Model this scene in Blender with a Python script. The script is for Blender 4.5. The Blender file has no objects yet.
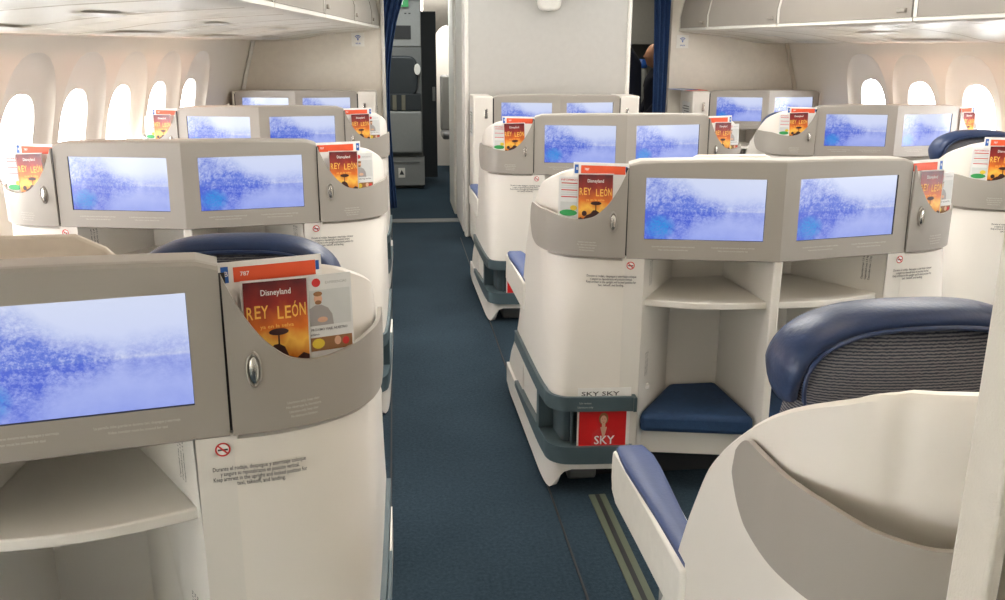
import bpy, math, random
from mathutils import Vector, Matrix
random.seed(7)
S = bpy.context.scene
COL = S.collection
PI = math.pi

# ------------------------------------------------------------------ materials
def mat(name, col, rough=.5, metal=0, spec=.5, bump=None, noise=None, coat=0):
    m = bpy.data.materials.new(name); m.use_nodes = True
    nt = m.node_tree; b = nt.nodes['Principled BSDF']
    b.inputs['Base Color'].default_value = (*col, 1)
    b.inputs['Roughness'].default_value = rough
    b.inputs['Metallic'].default_value = metal
    b.inputs['Specular IOR Level'].default_value = spec
    b.inputs['Coat Weight'].default_value = coat
    tc = nt.nodes.new('ShaderNodeTexCoord')
    n = nt.nodes.new('ShaderNodeTexNoise'); n.inputs['Scale'].default_value = (noise or (40, .04))[0]
    n.inputs['Detail'].default_value = 4
    nt.links.new(tc.outputs['Object'], n.inputs['Vector'])
    amp = (noise or (40, .03))[1]
    r = nt.nodes.new('ShaderNodeValToRGB')
    r.color_ramp.elements[0].position = .3; r.color_ramp.elements[1].position = .7
    r.color_ramp.elements[0].color = (*[c*(1-amp) for c in col], 1)
    r.color_ramp.elements[1].color = (*[min(1, c*(1+amp)) for c in col], 1)
    nt.links.new(n.outputs['Fac'], r.inputs['Fac']); nt.links.new(r.outputs['Color'], b.inputs['Base Color'])
    if bump:
        n2 = nt.nodes.new('ShaderNodeTexNoise'); n2.inputs['Scale'].default_value = bump[0]
        nt.links.new(tc.outputs['Object'], n2.inputs['Vector'])
        bp = nt.nodes.new('ShaderNodeBump'); bp.inputs['Strength'].default_value = bump[1]
        bp.inputs['Distance'].default_value = .002
        nt.links.new(n2.outputs['Fac'], bp.inputs['Height']); nt.links.new(bp.outputs['Normal'], b.inputs['Normal'])
    return m

def emit(name, col, strength):
    m = bpy.data.materials.new(name); m.use_nodes = True
    b = m.node_tree.nodes['Principled BSDF']
    b.inputs['Base Color'].default_value = (*[c*.3 for c in col], 1)
    b.inputs['Emission Color'].default_value = (*col, 1); b.inputs['Emission Strength'].default_value = strength
    return m

M = {}
M['white'] = mat('shell_white', (.80, .765, .70), .38, noise=(3, .012), bump=(300, .05))
M['footwell'] = mat('footwell_white', (.76, .735, .68), .5, noise=(3, .012))
M['grey'] = mat('taupe_plastic', (.36, .335, .295), .42, noise=(4, .015), bump=(400, .06))
M['teal'] = mat('slate_bumper', (.070, .105, .118), .4)
M['niche'] = mat('slate_niche', (.05, .075, .085), .6)
M['blue'] = mat('blue_leather', (.018, .038, .105), .4, noise=(30, .08), bump=(160, .25))
M['pad'] = mat('navy_pad', (.013, .045, .118), .75, noise=(60, .12), bump=(200, .3))
M['arm'] = mat('blue_armrest', (.036, .064, .180), .5, bump=(160, .2))
M['chrome'] = mat('latch_metal', (.62, .60, .56), .22, 1)
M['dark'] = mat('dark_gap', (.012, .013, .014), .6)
M['wallpanel'] = mat('sidewall_cream', (.82, .765, .68), .5, noise=(5, .01))
M['reveal'] = mat('window_reveal', (.83, .80, .74), .5, noise=(5, .01))
M['bulk'] = mat('bulkhead_laminate', (.74, .69, .60), .5, noise=(25, .03))
M['part'] = mat('partition_laminate', (.50, .49, .46), .45, noise=(25, .02))
M['trimw'] = mat('trim_white', (.80, .78, .72), .35)
M['bin'] = mat('bin_door_beige', (.34, .31, .27), .4, noise=(6, .02))
M['binu'] = mat('bin_underside_cream', (.88, .84, .74), .4, noise=(6, .02))
M['binrib'] = mat('bin_rib', (.60, .54, .43), .4)
M['curtain'] = mat('curtain_blue', (.045, .105, .27), .8, noise=(80, .15), bump=(300, .4))
M['pink'] = mat('card_paper', (.86, .85, .82), .6)
M['orange'] = mat('orange_print', (.80, .10, .03), .5)
M['bluep'] = mat('blue_print', (.02, .12, .45), .5)
M['ink'] = mat('dark_ink', (.05, .05, .05), .6)
M['lightink'] = mat('pale_ink', (.56, .54, .49), .5)
M['redink'] = mat('red_ink', (.62, .03, .03), .5)
M['red'] = mat('red_cover', (.62, .015, .015), .35)
M['skin'] = mat('printed_skin', (.70, .42, .28), .5)
M['hair'] = mat('printed_hair', (.28, .13, .05), .5)
M['greyp'] = mat('printed_grey', (.42, .43, .42), .5)
M['greyl'] = mat('printed_light_grey', (.62, .64, .63), .5)
M['shirt'] = mat('printed_shirt', (.36, .34, .33), .5)
M['yellow'] = mat('printed_yellow', (.75, .55, .05), .5)
M['green'] = mat('printed_green', (.03, .33, .09), .5)
M['gold'] = mat('printed_gold', (.95, .55, .10), .5)
M['darkprint'] = mat('printed_dark', (.045, .012, .01), .5)
M['offpaper'] = mat('brochure_paper', (.74, .75, .74), .5)
M['fabricdark'] = mat('dark_leather', (.02, .026, .03), .5, bump=(100, .2))
M['galley'] = mat('galley_grey', (.15, .155, .15), .45)
M['galleyl'] = mat('galley_light_grey', (.25, .255, .245), .45)
M['olive'] = mat('belt_olive', (.16, .15, .11), .8)
M['bskin'] = mat('skin', (.55, .28, .17), .5)
M['bhair'] = mat('hair_black', (.015, .012, .01), .6)
M['jacket'] = mat('navy_jacket', (.010, .014, .03), .8, bump=(60, .4))
M['bcap'] = mat('blue_cap', (.02, .10, .42), .35)
M['bottle'] = mat('bottle_grey', (.42, .45, .45), .3)
M['track'] = mat('seat_track_cover', (.085, .10, .065), .5)
M['post'] = mat('door_post_cream', (.60, .56, .48), .5, bump=(500, .3))
M['divider'] = mat('divider_beige', (.74, .66, .56), .45)

def carpet():
    m = bpy.data.materials.new('carpet'); m.use_nodes = True; nt = m.node_tree; L = nt.links
    b = nt.nodes['Principled BSDF']; b.inputs['Roughness'].default_value = .95
    b.inputs['Specular IOR Level'].default_value = .15
    tc = nt.nodes.new('ShaderNodeTexCoord')
    n = nt.nodes.new('ShaderNodeTexNoise'); n.inputs['Scale'].default_value = 90; n.inputs['Detail'].default_value = 6
    n.inputs['Roughness'].default_value = .75
    n2 = nt.nodes.new('ShaderNodeTexNoise'); n2.inputs['Scale'].default_value = 1.8; n2.inputs['Detail'].default_value = 3
    for q in (n, n2): L.new(tc.outputs['Object'], q.inputs['Vector'])
    mx = nt.nodes.new('ShaderNodeMix'); mx.data_type = 'FLOAT'; mx.inputs[0].default_value = .3
    L.new(n.outputs['Fac'], mx.inputs[2]); L.new(n2.outputs['Fac'], mx.inputs[3])
    r = nt.nodes.new('ShaderNodeValToRGB'); e = r.color_ramp.elements
    e[0].position = .3; e[0].color = (.009, .019, .029, 1); e[1].position = .72; e[1].color = (.038, .064, .086, 1)
    L.new(mx.outputs[0], r.inputs['Fac']); L.new(r.outputs['Color'], b.inputs['Base Color'])
    bp = nt.nodes.new('ShaderNodeBump'); bp.inputs['Strength'].default_value = .6; bp.inputs['Distance'].default_value = .004
    L.new(n.outputs['Fac'], bp.inputs['Height']); L.new(bp.outputs['Normal'], b.inputs['Normal'])
    return m
M['carpet'] = carpet()

def stripe():
    m = bpy.data.materials.new('grey_ribbed_fabric'); m.use_nodes = True; nt = m.node_tree; L = nt.links
    b = nt.nodes['Principled BSDF']; b.inputs['Roughness'].default_value = .9
    tc = nt.nodes.new('ShaderNodeTexCoord')
    w = nt.nodes.new('ShaderNodeTexWave'); w.inputs['Scale'].default_value = 75; w.bands_direction = 'Z'
    w.inputs['Distortion'].default_value = 2.2; w.inputs['Detail'].default_value = 2; w.inputs['Detail Scale'].default_value = 2.5
    L.new(tc.outputs['Object'], w.inputs['Vector'])
    r = nt.nodes.new('ShaderNodeValToRGB'); e = r.color_ramp.elements
    e[0].position = .2; e[0].color = (.035, .042, .065, 1); e[1].position = .8; e[1].color = (.20, .20, .215, 1)
    L.new(w.outputs['Color'], r.inputs['Fac']); L.new(r.outputs['Color'], b.inputs['Base Color'])
    return m
M['stripe'] = stripe()

def math_node(nt, op, a, b=None, clamp=False):
    n = nt.nodes.new('ShaderNodeMath'); n.operation = op; n.use_clamp = clamp
    for i, v in enumerate((a, b)):
        if v is None: continue
        if isinstance(v, (int, float)): n.inputs[i].default_value = v
        else: nt.links.new(v, n.inputs[i])
    return n.outputs[0]

def screen_mat():
    m = bpy.data.materials.new('lake_screen'); m.use_nodes = True; nt = m.node_tree; L = nt.links
    b = nt.nodes['Principled BSDF']; b.inputs['Roughness'].default_value = .18
    b.inputs['Base Color'].default_value = (.01, .012, .03, 1)
    uv = nt.nodes.new('ShaderNodeUVMap'); sp = nt.nodes.new('ShaderNodeSeparateXYZ'); L.new(uv.outputs[0], sp.inputs[0])
    u, v = sp.outputs[0], sp.outputs[1]
    d = math_node(nt, 'SUBTRACT', v, .47); ad = math_node(nt, 'ABSOLUTE', d)
    cb = nt.nodes.new('ShaderNodeCombineXYZ'); L.new(math_node(nt, 'MULTIPLY', u, 1.7), cb.inputs[0]); L.new(ad, cb.inputs[1])
    L.new(math_node(nt, 'MULTIPLY', d, .4), cb.inputs[2])
    n = nt.nodes.new('ShaderNodeTexNoise'); n.inputs['Scale'].default_value = 7; n.inputs['Detail'].default_value = 8
    n.inputs['Roughness'].default_value = .68; L.new(cb.outputs[0], n.inputs['Vector'])
    # tree line: hill height falls to the right
    n1 = nt.nodes.new('ShaderNodeTexNoise'); n1.inputs['Scale'].default_value = 5; n1.noise_dimensions = '1D'
    L.new(u, n1.inputs['W'])
    hill = math_node(nt, 'ADD', math_node(nt, 'MULTIPLY', math_node(nt, 'SUBTRACT', .62, u), 1.0), math_node(nt, 'MULTIPLY', n1.outputs[0], .45))
    tree = math_node(nt, 'MULTIPLY', math_node(nt, 'SUBTRACT', hill, ad), 3.2, True)
    tex = math_node(nt, 'MULTIPLY', math_node(nt, 'SUBTRACT', n.outputs['Fac'], .36), 3.4, True)
    nb = nt.nodes.new('ShaderNodeTexNoise'); nb.inputs['Scale'].default_value = 26; nb.inputs['Detail'].default_value = 6; nb.inputs['Roughness'].default_value = .8
    L.new(cb.outputs[0], nb.inputs['Vector'])
    fine = math_node(nt, 'MULTIPLY', math_node(nt, 'SUBTRACT', nb.outputs['Fac'], .40), 4.5, True)
    tex = math_node(nt, 'ADD', math_node(nt, 'MULTIPLY', tex, .5), math_node(nt, 'MULTIPLY', fine, .5))
    far = math_node(nt, 'MULTIPLY', math_node(nt, 'SUBTRACT', math_node(nt, 'ADD', .12, math_node(nt, 'MULTIPLY', n1.outputs[0], .26)), ad), 5, True)
    dark = math_node(nt, 'ADD', math_node(nt, 'MULTIPLY', tree, math_node(nt, 'SUBTRACT', 1.0, tex), True), math_node(nt, 'MULTIPLY', far, math_node(nt, 'SUBTRACT', .55, math_node(nt, 'MULTIPLY', tex, .5)), True), True)
    wat = math_node(nt, 'MULTIPLY', math_node(nt, 'SUBTRACT', .47, v), math_node(nt, 'SUBTRACT', 1.0, n.outputs['Fac']), True)
    dark = math_node(nt, 'ADD', dark, math_node(nt, 'MULTIPLY', wat, .8), True)
    r = nt.nodes.new('ShaderNodeValToRGB'); e = r.color_ramp.elements
    e[0].position = 0; e[0].color = (.78, .83, 1, 1); e[1].position = .95; e[1].color = (.14, .22, .74, 1)
    L.new(dark, r.inputs['Fac'])
    r2 = nt.nodes.new('ShaderNodeValToRGB'); e = r2.color_ramp.elements   # water tint by height
    e[0].position = 0; e[0].color = (.44, .52, .95, 1); e[1].position = .455; e[1].color = (.58, .64, .96, 1)
    q = r2.color_ramp.elements.new(.475); q.color = (1, 1, 1, 1); q = r2.color_ramp.elements.new(.53); q.color = (.80, .84, 1, 1); q = r2.color_ramp.elements.new(1); q.color = (.92, .95, 1, 1)
    L.new(v, r2.inputs['Fac'])
    mx = nt.nodes.new('ShaderNodeMix'); mx.data_type = 'RGBA'; mx.blend_type = 'MULTIPLY'; mx.inputs[0].default_value = .85
    L.new(r.outputs['Color'], mx.inputs[6]); L.new(r2.outputs['Color'], mx.inputs[7])
    # teal glow in the lower left corner of the water
    du = math_node(nt, 'POWER', math_node(nt, 'MULTIPLY', math_node(nt, 'SUBTRACT', u, .13), 7), 2)
    dv = math_node(nt, 'POWER', math_node(nt, 'MULTIPLY', math_node(nt, 'SUBTRACT', v, .2), 4.5), 2)
    g = math_node(nt, 'SUBTRACT', 1.0, math_node(nt, 'ADD', du, dv), True)
    g = math_node(nt, 'MULTIPLY', g, math_node(nt, 'ADD', math_node(nt, 'MULTIPLY', fine, 1.3), .25), True)
    mx2 = nt.nodes.new('ShaderNodeMix'); mx2.data_type = 'RGBA'; L.new(g, mx2.inputs[0])
    L.new(mx.outputs[2], mx2.inputs[6]); mx2.inputs[7].default_value = (.03, .30, .78, 1)
    L.new(mx2.outputs[2], b.inputs['Emission Color']); b.inputs['Emission Strength'].default_value = SCREEN
    return m
SCREEN = .60
M['screen'] = screen_mat()

def poster_mat():
    m = bpy.data.materials.new('sunset_poster'); m.use_nodes = True; nt = m.node_tree; L = nt.links
    b = nt.nodes['Principled BSDF']; b.inputs['Roughness'].default_value = .35
    uv = nt.nodes.new('ShaderNodeUVMap'); sp = nt.nodes.new('ShaderNodeSeparateXYZ'); L.new(uv.outputs[0], sp.inputs[0])
    r = nt.nodes.new('ShaderNodeValToRGB'); e = r.color_ramp.elements
    e[0].position = 0; e[0].color = (.35, .05, .01, 1); e[1].position = 1; e[1].color = (.10, .008, .012, 1)
    for p, c in ((.18, (.65, .16, .01)), (.34, (.95, .55, .08)), (.50, (.75, .17, .015)), (.75, (.30, .02, .015))):
        q = r.color_ramp.elements.new(p); q.color = (*c, 1)
    n = nt.nodes.new('ShaderNodeTexNoise'); n.inputs['Scale'].default_value = 4; L.new(uv.outputs[0], n.inputs['Vector'])
    v = math_node(nt, 'ADD', sp.outputs[1], math_node(nt, 'MULTIPLY', math_node(nt, 'SUBTRACT', n.outputs['Fac'], .5), .3))
    L.new(v, r.inputs['Fac']); L.new(r.outputs['Color'], b.inputs['Base Color'])
    return m
M['poster'] = poster_mat()

def glass_mat():
    m = bpy.data.materials.new('window_glass'); m.use_nodes = True; nt = m.node_tree; L = nt.links
    for n in list(nt.nodes): nt.nodes.remove(n)
    o = nt.nodes.new('ShaderNodeOutputMaterial'); t = nt.nodes.new('ShaderNodeBsdfTransparent')
    g = nt.nodes.new('ShaderNodeBsdfGlossy'); g.inputs['Roughness'].default_value = .05
    mx = nt.nodes.new('ShaderNodeMixShader'); mx.inputs[0].default_value = .05; L.new(t.outputs[0], mx.inputs[1]); L.new(g.outputs[0], mx.inputs[2])
    L.new(mx.outputs[0], o.inputs[0]); return m
M['glass'] = glass_mat()

# ------------------------------------------------------------------ mesh builder
class MB:
    def __init__(s): s.v = []; s.f = []; s.m = []; s.uv = {}; s.mats = []
    def mi(s, name):
        if name not in s.mats: s.mats.append(name)
        return s.mats.index(name)
    def face(s, pts, mt, uv=None):
        i0 = len(s.v); s.v += [tuple(p) for p in pts]; s.f.append(list(range(i0, i0+len(pts)))); s.m.append(s.mi(mt))
        if uv: s.uv[len(s.f)-1] = uv
    def grid(s, rows, mt, cu=False, cv=False, flip=False):
        """rows: list of equal-length lists of points"""
        i0 = len(s.v); n = len(rows[0]); R = len(rows); k = s.mi(mt)
        for r in rows: s.v += [tuple(p) for p in r]
        for a in range(R if cv else R-1):
            for b in range(n if cu else n-1):
                a2 = (a+1) % R; b2 = (b+1) % n
                q = [i0+a*n+b, i0+a*n+b2, i0+a2*n+b2, i0+a2*n+b]
                s.f.append(q[::-1] if flip else q); s.m.append(k)
    def box(s, x0, x1, y0, y1, z0, z1, mt, fn=None):
        P = [(x, y, z) for x in (x0, x1) for y in (y0, y1) for z in (z0, z1)]
        if fn: P = [fn(*p) for p in P]
        i0 = len(s.v); s.v += P; k = s.mi(mt)
        for q in ((0, 1, 3, 2), (4, 6, 7, 5), (0, 4, 5, 1), (2, 3, 7, 6), (0, 2, 6, 4), (1, 5, 7, 3)):
            s.f.append([i0+j for j in q]); s.m.append(k)
    def prism(s, poly, fn, d0, d1, mt):
        """poly: list of 2D, fn(a,b,d)->3D, extruded d0..d1"""
        n = len(poly); s.grid([[fn(a, b, d0) for a, b in poly], [fn(a, b, d1) for a, b in poly]], mt, cu=True)
        s.face([fn(a, b, d0) for a, b in poly][::-1], mt); s.face([fn(a, b, d1) for a, b in poly], mt)
    def tube(s, pts, rad, mt, n=10, sc=(1, 1)):
        pts = [Vector(p) for p in pts]; rows = []
        rr = rad if isinstance(rad, (list, tuple)) else [rad]*len(pts)
        up = Vector((0, 0, 1))
        for i, p in enumerate(pts):
            t = (pts[min(i+1, len(pts)-1)]-pts[max(i-1, 0)]).normalized()
            a = t.cross(up if abs(t.z) < .95 else Vector((0, 1, 0))).normalized(); b = a.cross(t).normalized()
            rows.append([p+a*math.cos(2*PI*k/n)*rr[i]*sc[0]+b*math.sin(2*PI*k/n)*rr[i]*sc[1] for k in range(n)])
        s.grid(rows, mt, cu=True); s.face(rows[0][::-1], mt); s.face(rows[-1], mt)
    def disc(s, c, rx, ry, fn, mt, n=16, d=0):
        s.face([fn(c[0]+rx*math.cos(2*PI*k/n), c[1]+ry*math.sin(2*PI*k/n), d) for k in range(n)], mt)
    def text(s, txt, fn, cx, cy, h, mt, d=0, width=None):
        """flat lettering centred at cx,cy in the (a,b) frame of fn"""
        V, F, w = textmesh(txt); sc = h; sx = sc if width is None else width/max(w, 1e-6)
        i0 = len(s.v); k = s.mi(mt)
        s.v += [tuple(fn(cx+(x-w/2)*sx, cy+(y-.35)*sc, d)) for x, y in V]
        for q in F: s.f.append([i0+j for j in q]); s.m.append(k)
    def build(s, name, parent=None, sharp=35, bevel=0, seg=2, smooth=True, props=None, merge=True):
        me = bpy.data.meshes.new(name); me.from_pydata(s.v, [], s.f)
        for n in s.mats: me.materials.append(M[n])
        for p, k in zip(me.polygons, s.m): p.material_index = k
        if s.uv:
            ul = me.uv_layers.new(name='UVMap')
            for fi, u in s.uv.items():
                for li, c in zip(me.polygons[fi].loop_indices, u): ul.data[li].uv = c
        if merge and not s.uv:
            import bmesh
            bm = bmesh.new(); bm.from_mesh(me); bmesh.ops.remove_doubles(bm, verts=bm.verts, dist=1e-5)
            bmesh.ops.recalc_face_normals(bm, faces=bm.faces); bm.to_mesh(me); bm.free()
        if smooth:
            for p in me.polygons: p.use_smooth = True
            me.set_sharp_from_angle(angle=math.radians(sharp))
        me.update()
        o = bpy.data.objects.new(name, me); COL.objects.link(o)
        if parent: o.parent = parent
        if bevel:
            b = o.modifiers.new('bevel', 'BEVEL'); b.width = bevel; b.segments = seg; b.limit_method = 'ANGLE'; b.angle_limit = math.radians(40)
            b.harden_normals = False
        for k, v in (props or {}).items(): o[k] = v
        return o

_tc = {}
def textmesh(t):
    if t in _tc: return _tc[t]
    cu = bpy.data.curves.new('lettering', 'FONT'); cu.body = t; cu.resolution_u = 2; cu.size = 1; cu.offset = .012
    o = bpy.data.objects.new('lettering', cu); COL.objects.link(o)
    dg = bpy.context.evaluated_depsgraph_get(); me = bpy.data.meshes.new_from_object(o.evaluated_get(dg))
    V = [(v.co.x, v.co.y) for v in me.vertices]; F = [list(p.vertices) for p in me.polygons]
    w = max([x for x, y in V] or [0])
    bpy.data.objects.remove(o); bpy.data.curves.remove(cu); bpy.data.meshes.remove(me)
    _tc[t] = (V, F, w); return _tc[t]

def empty(name, loc, label, cat, group=None, rz=0):
    o = bpy.data.objects.new(name, None); COL.objects.link(o); o.location = loc; o.rotation_euler = (0, 0, rz)
    o.empty_display_size = .05
    o['label'] = label; o['category'] = cat
    if group: o['group'] = group
    return o
def tag(o, label, cat, group=None):
    o['label'] = label; o['category'] = cat
    if group: o['group'] = group
    return o
def st(o): o['kind'] = 'structure'; return o
def copy_tree(o, parent=None):
    c = o.copy(); COL.objects.link(c)
    if parent: c.parent = parent
    for ch in o.children: copy_tree(ch, c)
    return c
def lerp(a, b, t): return a+(b-a)*t
def interp(x, xs, ys):
    if x <= xs[0]: return ys[0]
    for i in range(len(xs)-1):
        if x <= xs[i+1]: return lerp(ys[i], ys[i+1], (x-xs[i])/(xs[i+1]-xs[i]))
    return ys[-1]
def sinterp(x, xs, ys):           # smooth (Catmull-Rom in x)
    if x <= xs[0]: return ys[0]
    if x >= xs[-1]: return ys[-1]
    for i in range(len(xs)-1):
        if x <= xs[i+1]:
            h = xs[i+1]-xs[i]; t = (x-xs[i])/h
            def sl(j):
                if j <= 0 or j >= len(xs)-1:
                    a = max(0, j-1); b = min(len(xs)-1, j+1); return (ys[b]-ys[a])/(xs[b]-xs[a])
                d0 = (ys[j]-ys[j-1])/(xs[j]-xs[j-1]); d1 = (ys[j+1]-ys[j])/(xs[j+1]-xs[j])
                return 0 if d0*d1 <= 0 else 2*d0*d1/(d0+d1)
            m0, m1 = sl(i), sl(i+1)
            return (2*t**3-3*t*t+1)*ys[i]+(t**3-2*t*t+t)*h*m0+(-2*t**3+3*t*t)*ys[i+1]+(t**3-t*t)*h*m1

# ------------------------------------------------------------------ console
C_, S_ = .456, .094                       # joint of monitor and pocket
LOW = [(.38, .082), (.456, .092), (.53, .096), (.59, .100), (.635, .107), (.665, .128), (.680, .165), (.686, .23), (.690, .34), (.693, .5), (.697, .8), (.70, 1.02), (.70, 1.24)]
PLAN = [(.38, .078), (.456, .094), (.51, .105), (.56, .121), (.61, .146), (.655, .185), (.685, .24), (.698, .31), (.70, .40), (.70, .55), (.70, .8), (.70, 1.02), (.70, 1.24)]
_arc = [0]
for i in range(1, len(PLAN)): _arc.append(_arc[-1]+math.dist(PLAN[i-1], PLAN[i]))
_off = _arc[1]
ARC = [a-_off for a in _arc]             # arc length measured from the joint
def plan(a, z=.85):
    k = max(0, min(1, (.80-z)/.45))
    x = sinterp(a, ARC, [lerp(p[0], q[0], k) for p, q in zip(PLAN, LOW)])
    y = sinterp(a, ARC, [lerp(p[1], q[1], k) for p, q in zip(PLAN, LOW)])
    return x, y
def plan_n(a, z=.85):
    (x0, y0), (x1, y1) = plan(a-.004, z), plan(a+.004, z); dx, dy = x1-x0, y1-y0; L = math.hypot(dx, dy) or 1
    return dy/L, -dx/L                   # outward
def dy2a(dy):                            # arc length at which the plan reaches depth dy
    return interp(dy, [p[1] for p in PLAN], ARC)
def sheet(mb, sgn, a0, a1, zl, zh, off, th, mt, na=40, nz=6, inner=None, skew=None):
    """closed slab following the plan between arc lengths, outer face 'off' outside the plan"""
    out, inn = [], []
    for i in range(na+1):
        a = lerp(a0, a1, i/na); l, h = zl(a), zh(a)
        ro, ri = [], []
        for j in range(nz+1):
            z = lerp(l, h, j/nz); x, y = plan(a, z); nx, ny = plan_n(a, z); o = off(a, z) if callable(off) else off
            ro.append((sgn*(x+nx*o), y+ny*o, z)); ri.append((sgn*(x+nx*(o-th)), y+ny*(o-th), z))
        out.append(ro+ri[::-1])
    mb.grid(out, mt, cu=True); mb.face(out[0], mt); mb.face(out[-1][::-1], mt)

def top_profile(a):
    y = plan(a)[1]
    return sinterp(y, [.09, .14, .20, .27, .36, .44, .54, .63, .68, .73, .78, .81], [1.068, 1.055, 1.044, 1.018, .968, .91, .82, .69, .59, .48, .39, .345])

def console_half(root, s, bulkhead, aisle=0):
    # frame on the front faces: a = distance along from joint toward outside (always s*), text must read left-to-right
    # ---------------- outer shell part
    mb = MB()
    if not bulkhead:
        def off(a, z):
            k = max(0, min(1, (.36-a)/.16)) * max(0, min(1, (z-.79)/.02))
            lean = -.02*max(0, (z-.35))**1.2*max(0, min(1, (a-.05)/.15))
            return -.004 - .05*k + (lean*.6)
        aend = dy2a(.805)
        n = 64
        out = []
        for i in range(n+1):
            a = lerp(.002, aend, i/n); h = top_profile(a); l = .335
            zs = [l, .45, .60, .70, .785] + [lerp(.81, h, t) for t in (0, .3, .6, .85, 1)] if h > .86 else [lerp(l, h, t) for t in (0, .12, .25, .4, .5, .6, .7, .8, .92, 1)]
            ro = []; ri = []
            for z in zs:
                x, y = plan(a, z); nx, ny = plan_n(a, z); o = off(a, z); ro.append((s*(x+nx*o), y+ny*o, z)); ri.append((s*(x+nx*(o-.022)), y+ny*(o-.022), z))
            o = off(a, h); x, y = plan(a, h); nx, ny = plan_n(a, h)
            rim = [(s*(x+nx*(o-.005)), y+ny*(o-.005), h+.006), (s*(x+nx*(o-.017)), y+ny*(o-.017), h+.006)]
            out.append(ro+rim+ri[::-1])
        mb.grid(out, 'white', cu=True); mb.face(out[0], 'white'); mb.face(out[-1][::-1], 'white')
        # low base flank running on toward the row ahead
        sheet(mb, s, dy2a(.70), dy2a(1.07), lambda a: .08, lambda a: interp(plan(a)[1], [.7, .78, .9, 1.0, 1.07], [.37, .345, .27, .19, .10]), -.008, .03, 'white', 24, 3)
        # white skirt between the rails on the side and down to the floor
        sheet(mb, s, dy2a(.345), dy2a(.80), lambda a: .10, lambda a: .34, -.012, .02, 'white', 26, 2)
        sheet(mb, s, -.05, dy2a(1.07), lambda a: interp(a, [0, .13, .17, .20, .24, .5, 1.0, 1.24], [.085, .085, .07, .03, .008, .02, .02, .05]), lambda a: .118, lambda a, z: .002, .03, 'white', 40, 3)
        mb.box(s*.34, s*.66, .16, .8, .335, .35, 'white')
        shell = mb.build('side_shell', root, sharp=40)
    else:
        # square white end of a console fixed to the bulkhead
        xe = .60 if (aisle == 0 or s == aisle) else .48
        P = [(.462, .10), (xe-.005, .105), (xe, .115), (xe, .43), (.462, .43)]
        mb.prism(P, lambda a, b, d: (s*a, b, d), .03, 1.085, 'white')
        shell = mb.build('end_box', root, bevel=.008)
        lt = MB(); lt.box(s*.498, s*.522, .094, .103, .93, 1.0, 'chrome'); lt.build('latch', shell, bevel=.005)
        pc = MB()
        f = lambda a, b, d: (s*(.604+d), b, a)
        if aisle and s != aisle: pass
        pc.face([(s*(xe+.002), y, z) for y, z in ((.16, .80), (.36, .80), (.36, 1.0), (.16, 1.0))], 'offpaper')
        for q in range(8): pc.box(s*(xe+.002), s*(xe+.0035), .18, .34-.02*(q % 3), .82+.02*q, .826+.02*q, 'ink')
        pc.build('notice', shell)
    # ---------------- monitor surround with a recessed screen
    du = (C_, S_); L = math.hypot(*du); ux, uy = du[0]/L, du[1]/L
    def F(u, z, d=0):
        y = u*uy+d*ux + (z-.8)*.03; x = u*ux-d*uy
        return (s*x, y, z)
    mb = MB(); N = 14
    ztop = lambda u: 1.102-.010*(u/L)**2 - (.010*max(0, (u-L+.03)/.03)**2)
    us = [0, .018, L*.115-.004, L*.115, L*.5, L*.885, L*.885+.004, L-.02, L-.008, L-.002]
    z0, z1, zb = .855, 1.043, .791
    A, B = L*.115, L*.885
    def ringrect(u0, u1, za, zbb, d):
        return [F(u0, za, d), F(u1, za, d), F(u1, zbb, d), F(u0, zbb, d)]
    # front face as four panels around the hole
    def panel(ua, ub, zf0, zf1, nu=14):
        mb.grid([[F(lerp(ua, ub, i/nu), zf0(lerp(ua, ub, i/nu))) for i in range(nu+1)], [F(lerp(ua, ub, i/nu), zf1(lerp(ua, ub, i/nu))) for i in range(nu+1)]], 'grey')
    g = .002
    panel(.0, L-g, lambda u: zb+.004, lambda u: z0); panel(0, L-g, lambda u: z1, lambda u: ztop(u)-.008)
    panel(.0, A, lambda u: z0, lambda u: z1, 2); panel(B, L-g, lambda u: z0, lambda u: z1, 2)
    r0 = ringrect(A, B, z0, z1, 0); r1 = ringrect(A+.001, B-.001, z0+.001, z1-.001, .006)
    mb.grid([r0, r1], 'dark', cu=True)
    # rounded top, back, bottom, ends
    prof = [(ztop, -.008, 0), (ztop, -.002, .003), (ztop, 0, .010), (ztop, 0, .065), (ztop, -.004, .078), (ztop, -.02, .082)]
    rows = []
    for i in range(N+1):
        u = lerp(.0, L-g, i/N)
        r = [F(u, ztop(u)+dz, d) for _, dz, d in prof]+[F(u, zb+.01, .082), F(u, zb, .076), F(u, zb, .006), F(u, zb+.004, 0)]
        rows.append(r)
    mb.grid(rows, 'grey'); mb.face([F(L-g, zb+.004, 0)]+rows[-1][::-1], 'grey'); mb.face(rows[0]+[F(0, zb+.004, 0)], 'grey')
    def T(a, b, d, _s=s):                  # a increases to the viewer's right
        return F(L/2+(a if _s > 0 else -a), b, d)
    for cx in (-.09, .09):
        for r_ in range(2):
            mb.text('La pantalla debe guardarse durante taxi, despegue y aterrizaje' if r_ == 0 else 'Video monitor must be stowed for taxi', T, cx, .834-.010*r_, .0065, 'lightink', -.0008, width=.13-.04*r_)
    mb.grid([[F(L-.004, z, .006), F(L+.008, z, .008)] for z in (zb+.01, ztop(L)-.012)], 'dark')
    mon = mb.build('monitor_surround', root, sharp=12)
    sc = MB()
    pts = [F(A, z0, .005), F(B, z0, .005), F(B, z1, .005), F(A, z1, .005)]
    uvs = [(0, 0), (1, 0), (1, 1), (0, 1)] if s > 0 else [(1, 0), (0, 0), (0, 1), (1, 1)]
    sc.face(pts if s > 0 else pts, 'screen', uvs); sc.face([F(A, z0, .012), F(B, z0, .012), F(B, z1, .012), F(A, z1, .012)][::-1], 'dark', uvs)
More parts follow.
